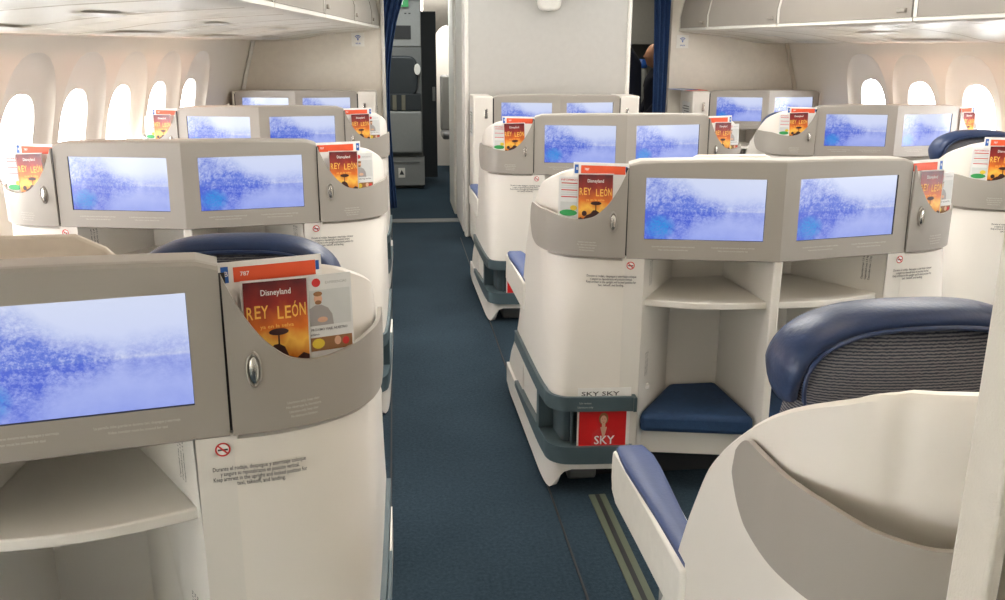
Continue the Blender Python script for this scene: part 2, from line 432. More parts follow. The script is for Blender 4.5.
    sc.build('screen', mon, smooth=False)
    # ---------------- pocket band
    if not bulkhead:
        atip = dy2a(.435)
        def up(a): return sinterp(a, [0, .012, .035, .07, .11, .15, .20, .28, atip-.05, atip-.008, atip], [1.078, 1.045, .997, .948, .918, .910, .914, .926, .926, .897, .865])
        def lo(a): return sinterp(a, [0, .24, .36, atip-.06, atip-.03, atip-.006, atip], [.795, .796, .798, .806, .822, .848, .858])
        mb = MB()
        sheet(mb, s, .0025, atip, lo, up, lambda a, z: .004-.004*(1 if z < 0 else 0), .008, 'grey', 70, 6)
        # tidy pocket floor
        rows = [[], []]
        for i in range(20):
            a = lerp(.004, .34, i/19); x, y = plan(a); nx, ny = plan_n(a)
            rows[0].append((s*x, y, .803)); rows[1].append((s*(x-nx*.055), y-ny*.055, .803))
        mb.grid(rows, 'grey')
        bx, by = plan(.075); bn = plan_n(.075)
        def BT(a, b, d):
            aa = .12+(a if s > 0 else -a)*1.0; x, y = plan(aa); nx, ny = plan_n(aa); return (s*(x+nx*(.0045-d)), y+ny*(.0045-d), b)
        for r_, w in enumerate((.055, .06, .05, .045)):
            mb.text('No obstruya la literatura' if r_ % 2 else 'Literature only, keep clear', BT, 0, .842-.0085*r_, .0065, 'lightink', -.001, width=w)
        pk = mb.build('literature_pocket', root, sharp=40)
        lt = MB()
        def LT(a, b, d):
            aa = .043+a; x, y = plan(aa); nx, ny = plan_n(aa); return (s*(x+nx*(.004+d)), y+ny*(.004+d), b)
        n = 20
        E = lambda r, q, d: [LT(r*.0132*math.cos(2*PI*k/n), .908+q*.032*math.sin(2*PI*k/n), d) for k in range(n)]
        lt.grid([E(1, 1, 0), E(1, 1, .004), E(.85, .9, .006), E(.65, .8, .002)], 'grey', cu=True)
        lt.grid([E(.62, .78, .002), E(.55, .72, .005), E(.3, .5, .007)], 'chrome', cu=True); lt.face(E(.3, .5, .007), 'chrome')
        lt.build('latch', pk)
    # ---------------- footwell: front panel, tapered tunnel, shelf, apron
    mb = MB()
    xi, xo, xf = .010, .398, .455
    yf = lambda x: x*S_/C_+.004           # just behind the monitor face
    zt = .797
    if bulkhead: pass
    # front panel strip beside the opening, thickness
    mb.box(xo, xf+.01, 0, .03, .11, zt, 'footwell', lambda x, y, z: (s*x, yf(x)+y, z))
    back = .38
    def W(x, y, z): return (s*x, y, z)
    io, bo, bi = xo, .215, .030
    # inner surfaces (closed as slabs)
    def slab(a, b, z0_, z1_, th):
        (x0, y0), (x1, y1) = a, b; dx, dy = x1-x0, y1-y0; l = math.hypot(dx, dy); nx, ny = -dy/l*th, dx/l*th
        mb.prism([(x0, y0), (x1, y1), (x1+nx, y1+ny), (x0+nx, y0+ny)], lambda p, q, d: (s*p, q, d), z0_, z1_, 'footwell')
    slab((xo, yf(xo)), (bo, back), .11, zt, -.012)
    slab((xi, yf(0)), (bi if not bulkhead else bi, back), .11, zt, .012)
    slab((bi, back), (bo, back), .11, zt, .012)
    mb.prism([(0, .06), (.455, .16), (.455, back+.03), (0, back+.03)], lambda p, q, d: (s*p, q, d), zt-.012, zt+.004, 'footwell')
    # shelf with bowed front edge
    zz = .635
    k = 12; poly = []
    for i in range(k+1):
        t = i/k; x = lerp(xi+.004, xo-.002, t); poly.append((x, yf(x)+.028-.03*math.sin(PI*t)))
    poly += [(bo+.05, .31), (bo, back), (bi, back)]
    mb.prism(poly, lambda p, q, d: (s*p, q, d), zz, zz+.022, 'footwell')
    # apron and lower floor of the footwell
    mb.prism([(xi, .07), (xo, .15), (xo, .18), (xi, .10)], lambda p, q, d: (s*p, q, d), .115, .205, 'footwell')
    mb.prism([(xi, .10), (xo, .16), (bo, back), (bi, back)], lambda p, q, d: (s*p, q, d), .190, .205, 'footwell')
    fw = mb.build('footwell', root, sharp=30, bevel=.003)
    # vertical caution strips on the outer side wall of the footwell
    def SW(a, b, d):                        # text running vertically on the outer side wall
        t = .12+b*1.0; x = lerp(xo, bo, t)-.004-abs(d); y = lerp(yf(xo), back, t); return (s*x, y, a)
    for zc in (.735, .43):
        pl = MB()
        for q in range(3):
            pl.text('Capacidad max 1.5 kg', SW, zc, .03+.035*q, .026, 'ink', .001, width=.08)
        pl.build('caution_strip', fw, smooth=False)
    pd = MB()
    P = [(xi+.014, yf(0)+.02), (xo-.012, yf(xo)+.012), (xo-.03, yf(xo)+.05), (bo-.006, back-.014), (bi+.006, back-.014), (xi+.014, yf(0)+.10)]
    pd.prism(P, lambda p, q, d: (s*p, q, d), .207, .272, 'pad')
    pd.build('ottoman_pad', root, bevel=.018, seg=3)
    # no-smoking roundel and notice on the front panel
    if not bulkhead:
        nt_ = MB()
        def PN(a, b, d):
            x, y = plan(a, b); nx, ny = plan_n(a, b); return (s*(x+nx*(.0012-d)), y+ny*(.0012-d), b)
        nt = MB(); n = 24
        c0, cz, R_ = -.016, .772, .0125
        ring = lambda r: [PN(c0+r*math.cos(2*PI*k/n), cz+r*math.sin(2*PI*k/n), -.001) for k in range(n)]
        nt.face([PN(c0+R_*math.cos(2*PI*k/n), cz+R_*math.sin(2*PI*k/n), -.0006) for k in range(n)], 'pink')
        nt.grid([ring(R_), ring(R_*.78)], 'redink', cu=True)
        c, q = math.cos(.8), math.sin(.8)
        sg = s
        nt.face([PN(c0+sg*(a*c-b*q), cz-(a*q+b*c), -.0016) for a, b in ((-R_*.85, -.0014), (R_*.85, -.0014), (R_*.85, .0014), (-R_*.85, .0014))], 'redink')
        nt.face([PN(c0+a, cz+b, -.0013) for a, b in ((-.008, -.002), (.008, -.002), (.008, .0012), (-.008, .0012))], 'ink')
        nt.build('no_smoking_sign', root, smooth=False)
        nt = MB()
        def PT(a, b, d): return PN(.040+(a if s > 0 else -a), b, d)
        L4 = ['Durante el rodaje, despegue y aterrizaje coloque', 'y asegure su reposabrazos en posición vertical.', 'Keep armrest in the upright and locked position for', 'taxi, takeoff, and landing.']
        for r_, (t_, w) in enumerate(zip(L4, (.150, .125, .150, .075))):
            nt.text(t_, PT, 0, .737-.0095*r_, .0105, 'ink', -.001, width=w)
        nt.build('armrest_notice', root, smooth=False)
        # ---------------- slate bumper rails and lower niche
        mb = MB()
        a1 = dy2a(.80)
        sheet(mb, s, -.045, a1, lambda a: .298, lambda a: .346, lambda a, z: .008+.018*max(0, min(1, (.30-a)/.15)), .012, 'teal', 60, 2)
        sheet(mb, s, -.045, a1, lambda a: .298, lambda a: .306, .004, .045, 'teal', 60, 1)
        mb.box(s*.408, s*.418, .055, .12, .298, .346, 'teal')
        sheet(mb, s, -.045, dy2a(.80), lambda a: .112, lambda a: interp(plan(a)[1], [0, .35, .6, .8], [.172, .172, .15, .135]), lambda a, z: .006+.016*max(0, min(1, (.30-a)/.15)), .05, 'teal', 50, 2)
        sheet(mb, s, -.045, dy2a(.34), lambda a: .165, lambda a: .305, -.045, .01, 'niche', 30, 1)
        sheet(mb, s, dy2a(.33), dy2a(.36), lambda a: .165, lambda a: .305, .006, .05, 'teal', 2, 1)
        sheet(mb, s, .125, .131, lambda a: .165, lambda a: .305, .0, .045, 'teal', 2, 1)
        def RT(a, b, d): 
            aa = .06+(a if s > 0 else -a); x, y = plan(aa, .32); nx, ny = plan_n(aa, .32); return (s*(x+nx*(.0265-d)), y+ny*(.0265-d), b)
        mb.text('Solo revistas', RT, -.03, .328, .009, 'greyp', -.001, width=.034); mb.text('Literature only', RT, -.03, .314, .009, 'greyp', -.001, width=.045)
        mb.build('bumper_tray', root, sharp=40, bevel=.004)
        ft = MB(); ft.box(s*.50, s*.60, .19, .34, .0, .06, 'galley'); ft.build('foot', root, bevel=.01)

def make_console(bulkhead=False, aisle=0):
    root = bpy.data.objects.new('seat_console', None); COL.objects.link(root)
    for s in (1, -1): console_half(root, s, bulkhead, aisle)
    mb = MB()                                # centre upright and underframe
    mb.box(-.014, .014, .004, .39, .11, .797, 'footwell')
    mb.build('centre_upright', root, bevel=.005)
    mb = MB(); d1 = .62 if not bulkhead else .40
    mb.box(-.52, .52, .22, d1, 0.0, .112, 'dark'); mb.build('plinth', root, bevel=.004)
    if not bulkhead:
        mb = MB()                            # beige divider hump between the two seats
        P = [(-.195, .60), (.195, .60), (.195, 1.02), (.175, 1.043), (.12, 1.070), (-.12, 1.070), (-.175, 1.043), (-.195, 1.02)]
        mb.prism(P, lambda a, b, d: (a*(1 if d < .6 else .75), d, b-(0 if d < .6 else .16)), .46, .84, 'divider')
        mb.build('centre_divider', root, bevel=.01, seg=3)
        mb = MB(); mb.box(-.66, .66, .13, .50, .80, .812, 'white', lambda x, y, z: (x, y+(.0 if abs(x) < .1 else 0), z))
        mb.v = [(x*(.66 if y < .2 else 1), y, z) for x, y, z in mb.v]
        mb.build('rear_deck', root)
    return root

protoA = make_console(False)
protoB = {'L4': make_console(True, 1), 'C': make_console(True, 0), 'RC': make_console(True, -1)}

XL, XC, XR = -.740, 1.1515, 2.9717
P_ = 1.9; YL, YC = 1.3287, 2.547
G = 'twin seat consoles with monitors down the cabin'
cons = {}
spec = [
 ('L1', XL, YL, 0, 'nearest twin grey monitor console, cut off by the lower left corner'),
 ('L2', XL, YL+P_, 0, 'second grey twin monitor console from the front on the left, behind a navy headrest'),
 ('L3', XL, YL+2*P_, 0, 'third twin monitor console along the left windows, one short of the bulkhead'),
 ('L4', XL, YL+3*P_, 1, 'farthest left twin monitor console standing against the beige bulkhead'),
 ('C0', XC, YC-P_, 0, 'cream shell and taupe pocket of the nearest right console, beside the door post'),
 ('A', XC, YC, 0, 'large twin monitor console right of the aisle with open footwell and red magazine'),
 ('B', XC, YC+P_, 0, 'middle twin monitor console of the centre column, behind the large one'),
 ('C', XC, YC+2*P_, 1, 'centre twin monitor console standing against the tall grey partition'),
 ('RA', XR, YL+P_, 0, 'white console cut off by the right picture edge, with pocket of leaflets'),
 ('RB', XR, YL+2*P_, 0, 'pale twin monitor console by the right windows, between bulkhead and cut-off console'),
 ('RC', XR, YL+3*P_, 1, 'farthest right twin monitor console against the right bulkhead'),
]
usedA = usedB = False
for key, x, y, bh, lab in spec:
    if bh: o = protoB[key]
    else: o = protoA if not usedA else copy_tree(protoA); usedA = True
    o.location = (x, y, 0); tag(o, lab, 'seat console', G); cons[key] = o

# ------------------------------------------------------------------ seats
def make_seat():
    r = bpy.data.objects.new('airline_seat', None); COL.objects.link(r)
    # local: origin on the floor under the backrest, faces +y
    mb = MB()
    rows = []
    for i in range(12):                       # backrest pad
        z = lerp(.42, .93, i/11); yb = -.02*(z-.4)/.5 - .03; w = .215-.045*((z-.42)/.51)**2
        th = .055
        rows.append([(w*math.copysign(abs(math.cos(t))**.45, math.cos(t)), yb+th*math.copysign(abs(math.sin(t))**.6, math.sin(t)), z) for t in [2*PI*k/24 for k in range(24)]])
    mb.grid(rows, 'stripe', cu=True); mb.face(rows[0][::-1], 'stripe'); mb.face(rows[-1], 'stripe')
    mb.build('backrest', r, sharp=60)
    mb = MB()                                  # arched blue bolster
    def arch(t): # t 0..1 from left foot over the crown to right foot
        th = PI*(1.10-1.20*t); c, s_ = math.cos(th), math.sin(th)
        return (.188*math.copysign(abs(c)**.72, c), .925+.085*math.copysign(abs(s_)**.85, s_))
    rows = []; n = 44
    for i in range(n+1):
        t = i/n; x, z = arch(t); x2, z2 = arch(min(1, t+.01)); x1, z1 = arch(max(0, t-.01)); dx, dz = x2-x1, z2-z1; l = math.hypot(dx, dz) or 1; nx, nz = -dz/l, dx/l
        sc = .55+.45*min(1, 8*min(t, 1-t)+.1)
        ring = []
        for k in range(14):
            q = 2*PI*k/14; a, b = .021*sc*math.cos(q), .052*math.sin(q)*sc
            ring.append((x+nx*a, -.05+b, z+nz*a))
        rows.append(ring)
    mb.grid(rows, 'blue', cu=True); mb.face(rows[0][::-1], 'blue'); mb.face(rows[-1], 'blue')
    # piping seam
    mb.tube([(arch(i/n)[0]*.97, -.108, arch(i/n)[1]-.004) for i in range(n+1)], .0035, 'blue', 6)
    hb = mb.build('headrest', r, sharp=60)
    mb = MB(); rows = []                       # ribbed insert bulging to the rear
    for j in range(9):
        f = j/8; rad = math.cos(f*PI/2); ring = []
        for i in range(n+1):
            x, z = arch(i/n); ring.append((x*.92*rad, -.075-.045*math.sin(f*PI/2), .90+(z-.90)*.90*rad))
        rows.append(ring)
    mb.grid(rows, 'stripe'); 
    rows = [[(x, .0-(y+.075)*.3, z) for x, y, z in r_] for r_ in rows]
    mb.grid(rows, 'stripe')
    mb.build('headrest_insert', r, sharp=60)
    mb = MB()                                  # cushion
    rows = []
    for i in range(10):
        y = lerp(.03, .48, i/9); w = .225; e = (1-((i-4.5)/4.5)**6)*.5+.5
        rows.append([(w*e*math.copysign(abs(math.cos(t))**.4, math.cos(t)), y, .40+.055*e*math.copysign(abs(math.sin(t))**.5, math.sin(t))) for t in [2*PI*k/20 for k in range(20)]])
    mb.grid(rows, 'stripe', cu=True); mb.face(rows[0][::-1], 'stripe'); mb.face(rows[-1], 'stripe')
    mb.build('cushion', r, sharp=60)
    mb = MB(); mb.box(-.20, .20, -.02, .44, .0, .345, 'galleyl'); mb.build('seat_base', r, bevel=.02)
    return r

def add_armrest(seat, s):
    """s=-1: on the seat's left (aisle of centre column)"""
    mb = MB()                                  # white arm body, wedge with rounded nose
    pts = []
    prof = [(.505, .590), (.522, .572), (.526, .548), (.518, .520), (.495, .502), (.44, .498), (.30, .492), (.05, .478), (.05, .585), (.48, .597)]
    rows = []
    x0 = s*(.256 if s < 0 else .225)
    def wdt(y): return interp(y, [0, .2, .42, .49, .53], [.028, .034, .046, .042, .030])
    for sgn in (-1, 1):
        rows.append([(x0+sgn*wdt(y)+(.0), y, z) for y, z in prof])
    mb.grid(rows, 'trimw', cu=True); mb.face(rows[0], 'trimw'); mb.face(rows[1][::-1], 'trimw')
    ar = mb.build('armrest', seat, bevel=.008, seg=3)
    mb = MB(); rows = []
    for i in range(10):
        y = lerp(.06, .495, i/9); w = wdt(y)-.009; z = lerp(.583, .596, i/9)-(.006 if i == 9 else 0)
        rows.append([(x0-w, y, z-.006), (x0-w, y, z+.010), (x0-w+.008, y, z+.016), (x0+w-.008, y, z+.016), (x0+w, y, z+.010), (x0+w, y, z-.006)])
    mb.grid(rows, 'arm', cu=True); mb.face(rows[0][::-1], 'arm'); mb.face(rows[-1], 'arm')
    mb.build('armrest_pad', ar, sharp=50)

seatL = make_seat(); add_armrest(seatL, -1)
seatR = make_seat(); add_armrest(seatR, 1)
SG = 'airline seats behind the consoles'
seatspec = [
 ('C0', -1, 0.042, 'navy headrest seat with grey ribbed back and blue armrest, lower right foreground'),
 ('L1', 1, .02, 'seat with curved navy headrest just behind the nearest left console'),
 ('L1', -1, -.03, 'window seat hidden behind the nearest left console'),
 ('A', -1, .0, 'aisle seat behind the large console, blue armrest showing beside the aisle'),
 ('A', 1, -.03, 'right hand seat behind the large centre console'),
 ('L2', 1, -.03, 'aisle seat behind the second left console'),
 ('L2', -1, -.03, 'window seat behind the second left console'),
 ('B', -1, -.04, 'aisle seat between the middle centre console and partition console'),
 ('B', 1, -.04, 'right hand seat behind the middle centre console'),
 ('RA', -1, .05, 'seat with blue headrest rising behind the console at right picture edge'),
 ('RA', 1, -.03, 'window seat behind the console cut off by the right edge'),
 ('RB', -1, .005, 'seat with thin blue headrest crest left of the pale right window console'),
 ('L3', 1, -.05, 'aisle seat behind the third left console'),
]
first = {-1: True, 1: True}
for key, s, dz, lab in seatspec:
    p = seatL if s < 0 else seatR
    o = p if first[s] else copy_tree(p); first[s] = False
    c = cons[key].location; o.location = (c.x+s*.415, c.y+.57, dz if dz > 0 else dz)
    tag(o, lab, 'airline seat', SG)
    # adjustable headrest: lift the head parts, keep the base on the floor
    for ch in o.children:
        n = ch.name.split('.')[0]
        if n in ('headrest', 'headrest_insert'): ch.location.z = dz
        elif n == 'backrest': ch.location.z = dz*.5
    o.location.z = 0

# ------------------------------------------------------------------ leaflets in the pockets
def frame_at(key, s, a, back, zp=.85, shift=0):
    """returns fn(u,v,d): u to viewer's right, v world height, d toward viewer negative"""
    x, y = plan(a, zp); nx, ny = plan_n(a, zp); c = cons[key].location
    cx = c.x+s*(x-nx*back-ny*shift); cy = c.y+y-ny*back+nx*shift
    # tangent to viewer's right
    tx, ty = (-ny*s*s, nx) if False else (-ny, nx)
    Tn = Vector((s*tx, ty, 0)); 
    if s > 0: R = Vector((tx, ty, 0))
    else: R = Vector((tx, -ty, 0))
    Nn = Vector((s*nx, ny, 0))
    return cx, cy, R.normalized(), Nn
def card(name, key, s, a, back, z0, w, h, paint, lean=0, zp=.85, shift=0):
    cx, cy, R, Nn = frame_at(key, s, a, back, zp, shift); sl = .04 if zp > .5 else 0
    o = None; mb = MB()
    c_, s_ = math.cos(lean), math.sin(lean)
    def fn(u, v, d):
        uu = u*c_-v*s_; vv = u*s_+v*c_
        return R*uu+Vector((0, 0, vv))+Nn*(-d-vv*sl)
    w2 = w/2
    P = [(-w2, 0), (w2, 0), (w2, h), (-w2, h)]
    mb.grid([[fn(a_, b_, .002) for a_, b_ in P], [fn(a_, b_, 0) for a_, b_ in P]], 'pink', cu=True)
    uvd = [(0, 0), (1, 0), (1, 1), (0, 1)]
    mb.face([fn(a_, b_, .002) for a_, b_ in P][::-1], 'pink', uvd)
    paint(mb, fn, w, h)
    o = mb.build(name, None, smooth=False, merge=False); o.location = (cx, cy, z0)
    return o
def rect(mb, fn, x0, x1, y0, y1, mt, d=-.0004, uv=None):
    mb.face([fn(x0, y0, d), fn(x1, y0, d), fn(x1, y1, d), fn(x0, y1, d)], mt, uv or [(0, 0), (1, 0), (1, 1), (0, 1)])
def ell(mb, fn, cx, cy, rx, ry, mt, d=-.0008, n=14):
    mb.face([fn(cx+rx*math.cos(2*PI*k/n), cy+ry*math.sin(2*PI*k/n), d) for k in range(n)], mt, [(0, 0)]*n)
def p_safety(tabs):
    def f(mb, fn, w, h):
        rect(mb, fn, -w/2, w/2, 0, h, 'pink')
        a, b = tabs
        rect(mb, fn, -w/2+w*a, w/2-w*b, h-.034, h-.009, 'orange', -.0008)
        bx = (-w/2+.004, -w/2+.016) if a > b else (w/2-.016, w/2-.004)
        rect(mb, fn, *bx, h-.034, h-.007, 'bluep', -.0008)
        if a > b: rect(mb, fn, w/2-.010, w/2-.004, h-.026, h-.010, 'bluep', -.0008)
        mb.text('B', fn, bx[1]-.004 if a > b else bx[0]+.006, h-.019, .012, 'pink', -.0014)
        mb.text('787', fn, -w/2+w*a+.018, h-.0205, .010, 'pink', -.0014)
    return f
def p_poster(mb, fn, w, h):
    e = w*.03
    rect(mb, fn, -w/2+e, w/2-e, e, h-e, 'poster', -.0004)
    mb.text('Disneyland', fn, 0, h-.022, .014, 'pink', -.0012, width=w*.45)
    for i, ch in enumerate('REY LEÓN'):
        if ch != ' ': mb.text(ch, fn, -w*.395+i*w*.112, h-.056+.002*math.sin(i*.9+.5), .031, 'gold', -.0012, width=w*.102)
    mb.text('ya en la selva', fn, 0, h-.080, .009, 'gold', -.0012, width=w*.5)
    sh = [(-.47, .03), (.47, .03), (.47, .19), (.38, .22), (.28, .17), (.16, .20), (.10, .30), (.02, .335), (-.06, .33), (-.13, .27), (-.24, .24), (-.33, .17), (-.40, .20), (-.47, .18)]
    mb.face([fn(x*w, y*h, -.001) for x, y in sh], 'darkprint', [(0, 0)]*len(sh))
    rect(mb, fn, .005*w, .03*w, .32*h, .44*h, 'darkprint', -.001)
    ell(mb, fn, .02*w, .46*h, .15*w, .035*h, 'darkprint', -.0012); ell(mb, fn, -.30*w, .27*h, .07*w, .05*h, 'darkprint', -.0012)
def p_brochure(mb, fn, w, h):
    rect(mb, fn, -w/2, w/2, 0, h, 'offpaper')
    ell(mb, fn, -w*.18, h-.013, .0075, .0075, 'redink'); mb.text('EXPERIENCIAS', fn, w*.2, h-.014, .006, 'greyp', -.0012, width=w*.42)
    x0, x1, y0, y1 = -w/2+.003, w/2-.003, h-.088, h-.026
    rect(mb, fn, x0, x1, y0, y1, 'greyl', -.0006)
    cx = -w*.16
    mb.face([fn(cx+x*.9, y0+y, -.0008) for x, y in ((-.024, 0), (.028, 0), (.026, .018), (.018, .030), (.006, .036), (-.006, .036), (-.018, .030), (-.025, .016))], 'shirt', [(0, 0)]*8)
    ell(mb, fn, cx, y0+.047, .0072, .0095, 'skin', -.0010); ell(mb, fn, cx, y0+.0555, .0078, .0042, 'hair', -.0012); ell(mb, fn, cx, y0+.0405, .0058, .0038, 'hair', -.0012)
    ell(mb, fn, cx+.006, y0+.010, .009, .005, 'skin', -.0012)
    mb.text('TU PRÓXIMO VIAJE, NUESTRO', fn, -w*.02, y0-.007, .006, 'ink', -.0012, width=w*.8)
    mb.text('destino', fn, -w*.3, y0-.015, .006, 'ink', -.0012, width=w*.25)
    rect(mb, fn, x0, x1, y0-.045, y0-.021, 'hair', -.0006); ell(mb, fn, -w*.2, y0-.032, .011, .009, 'yellow'); ell(mb, fn, w*.18, y0-.030, .006, .008, 'skin'); ell(mb, fn, w*.34, y0-.032, .006, .007, 'redink')
def p_brochure2(mb, fn, w, h):
    rect(mb, fn, -w/2, w/2, 0, h, 'offpaper')
    mb.text('INFORMACIÓN', fn, 0, h-.010, .008, 'redink', -.0012, width=w*.85)
    for q in range(7): rect(mb, fn, -w*.4, w*(.38-.1*(q % 2)), h-.022-.007*q, h-.019-.007*q, 'greyl' if q % 3 else 'redink', -.0006)
    rect(mb, fn, -w*.42, w*.42, h-.105, h-.078, 'greyl', -.0006); ell(mb, fn, -w*.1, h-.112, w*.35, .010, 'green'); ell(mb, fn, w*.1, h-.096, w*.14, .008, 'yellow')

where = {
 ('L1', 1): 'nearest left pocket beside the aisle', ('L2', -1): 'second left console pocket on the window side',
 ('L2', 1): 'second left console pocket on the aisle side', ('L3', -1): 'third left console pocket on the window side', ('L3', 1): 'third left console pocket on the aisle side',
 ('A', -1): 'aisle side pocket of the large centre console', ('A', 1): 'right hand pocket of the large centre console',
 ('B', -1): 'aisle side pocket of the middle centre console', ('B', 1): 'right hand pocket of the middle centre console',
 ('RA', -1): 'pocket at the right picture edge', ('RB', -1): 'left pocket of the right window console', ('RB', 1): 'window side pocket of the right window console'}
for i, ((key, s), wh) in enumerate(where.items()):
    big = key == 'L1'
    cA = card('safety_card', key, s, .090, .040, .868, .170, .212, p_safety((.14, .06) if s < 0 or big else (.04, .16)))
    tag(cA, f'white card with orange bar standing in the {wh}', 'card', 'safety cards in the console pockets')
    cB = card('magazine', key, s, .100 if not big else .10, .018, .882, .112, .168, p_poster, lean=.02*(1 if s < 0 else -1)+(.03 if i % 3 == 1 else 0))
    if big: cB.location.x += -.012
    tag(cB, f'orange and dark red magazine in the {wh}', 'magazine', 'orange cover magazines in the console pockets')
    cC = card('brochure', key, s, .10, .027, .885, .080 if not big else .090, .152 if not big else .162, p_brochure if s > 0 else p_brochure2, shift=.078)
    tag(cC, f'narrow pale printed brochure in the {wh}', 'brochure', 'brochures in the console pockets')

def p_red(mb, fn, w, h):
    rect(mb, fn, -w/2+.006, w/2-.012, .002, h-.03, 'red')
    rect(mb, fn, -w/2, w/2, h-.03, h, 'pink', -.0006)
    mb.text('SKY SKY', fn, -w*.08, h-.019, .020, 'ink', -.0014, width=w*.72)
    cy = .122
    mb.face([fn(x, y, -.0008) for x, y in ((-.010, cy-.035), (.012, cy-.035), (.003, cy-.075), (-.001, cy-.075))], 'skin', [(0, 0)]*4)
    mb.face([fn(x, y, -.0007) for x, y in ((-.040, .002), (.040, .002), (.036, .066), (.014, .084), (-.014, .084), (-.036, .066))], 'redink', [(0, 0)]*6)
    ell(mb, fn, 0, cy-.006, .0155, .021, 'hair', -.0009); ell(mb, fn, 0, cy-.010, .0105, .0155, 'skin', -.0012)
    rect(mb, fn, -.005, .006, cy-.037, cy-.02, 'skin', -.0011)
    ell(mb, fn, -.004, cy-.007, .0018, .0010, 'ink', -.0016, 8); ell(mb, fn, .004, cy-.007, .0018, .0010, 'ink', -.0016, 8); ell(mb, fn, 0, cy-.018, .003, .0012, 'redink', -.0016, 8)
    mb.text('SKY', fn, .004, .042, .042, 'pink', -.0014, width=.068)
for key, s, lab in (('A', -1, 'red magazine with a woman on its cover, in the low tray of the large console'),
                    ('B', -1, 'red magazine in the low tray of the middle centre console'),
                    ('L1', 1, 'red magazine in the low tray of the nearest left console')):
    o = card('magazine', key, s, .038, -.008, .150, .172, .222, p_red, zp=.25)
    tag(o, lab, 'magazine', 'red magazines in the low trays')

# flat leaflets on the far right console
for k, (dx, dy, mt, lab) in enumerate(((0, 0, 'pink', 'white leaflet lying beneath the orange one atop the far right console end'), (.01, -.01, 'orange', 'orange leaflet lying atop the far right console end'), (-.07, .03, 'bluep', 'blue edged leaflet lying behind the orange one on far right console'))):
    mb = MB(); z = 1.0855+.003*k
    mb.box(-.085, .085, -.11, .11, 0, .0025, mt); mb.box(-.075, .02, -.10, -.02, .0025, .0029, 'pink')
    o = mb.build('leaflet', None); o.location = (XR-.55+dx, YL+3*P_+.30+dy, z); o.rotation_euler = (0, 0, .15*k-.1); tag(o, lab, 'leaflet')

# ------------------------------------------------------------------ cabin shell
CX = 1.12
def bulge(z): return .02*max(0, (.75-z)/.75)**2+(.15*((z-.86)/.61)**1.25 if z > .86 else 0)
def wallx(side, Y, z, out=0):
    hw = 3.385-.15*Y+(.10 if side > 0 else .05)
    hw = hw-bulge(z)+out
    return CX-.05+side*hw
WP = .52; Y0W = 6.40
panels = [Y0W-WP*k for k in range(-2, 15)]
def clampY(y): return y
for side, nm in ((-1, 'left'), (1, 'right')):
    mb = MB(); wi = 0
    ZC = 1.0
    for k, yc in enumerate(panels):
        yc += .07 if side < 0 else .15
        has = k >= 2
        y0, y1 = yc-WP/2, yc+WP/2
        mb.grid([[(wallx(side, y, z), y, z) for y in (y0, y1)] for z in (0, .2, .4)], 'wallpanel')
        mb.grid([[(wallx(side, y, z), y, z) for y in (y0, y1)] for z in (1.47, 1.6, 1.8)], 'wallpanel')
        za, zb = .4, 1.47
        angs = sorted(set([2*PI*i/40 for i in range(40)]+[math.atan2(b-ZC, a) % (2*PI) for a in (-WP/2, WP/2) for b in (za, zb)]))
        def edge(t):
            c, s_ = math.cos(t), math.sin(t); r = 9
            if abs(c) > 1e-6: r = min(r, (WP/2)/abs(c))
            if s_ > 1e-6: r = min(r, (zb-ZC)/s_)
            if s_ < -1e-6: r = min(r, (ZC-za)/-s_)
            return (r*c, ZC+r*s_)
        def oval(t, hw, top, bot, p=2.6):
            c, s_ = math.cos(t), math.sin(t); H = top-ZC if s_ > 0 else ZC-bot
            r = (abs(c/hw)**p+abs(s_/H)**p)**(-1/p); return (r*c, ZC+r*s_)
        if not has:
            zl_ = sorted(set(round(edge(t)[1], 5) for t in angs if abs(edge(t)[0]-WP/2) < 1e-6))
            mb.grid([[(wallx(side, y, z), y, z) for y in (y0, y1)] for z in zl_], 'wallpanel'); continue
        R0 = [edge(t) for t in angs]; R1 = [oval(t, .235, 1.385, .66) for t in angs]; R2 = [oval(t, .150, 1.215, .74) for t in angs]
        P3 = lambda a, z, out: (wallx(side, yc+a, z, out), yc+a, z)
        rows = []
        for f in (0, .33, .66, 1): rows.append([P3(lerp(p[0], q[0], f), lerp(p[1], q[1], f), 0) for p, q in zip(R0, R1)])
        mb.grid(rows, 'wallpanel', cu=True)
        rows = [rows[-1]]
        for f, d in ((.05, .010), (.18, .026), (.5, .034), (.9, .037), (1, .042)): rows.append([P3(lerp(p[0], q[0], f), lerp(p[1], q[1], f), d) for p, q in zip(R1, R2)])
        mb.grid(rows, 'reveal', cu=True)
        wi += 1
        wf = MB(); ri = [oval(t, .150, 1.215, .74) for t in angs]; rj = [oval(t, .138, 1.203, .752) for t in angs]; rk = [oval(t, .170, 1.235, .72) for t in angs]
        wf.grid([[P3(a, z, .041) for a, z in rk], [P3(a, z, .041) for a, z in rj], [P3(a, z, .065) for a, z in rj], [P3(a, z, .065) for a, z in rk]], 'reveal', cu=True, cv=True)
        root = wf.build('window_%d' % (wi+(20 if side > 0 else 0)), None, sharp=40); st(root)
        pn = MB(); pn.face([P3(a, z, .050) for a, z in rj], 'glass'); pn.build('pane', root, smooth=False)
    w = mb.build('wall_'+nm, None, sharp=35); st(w)
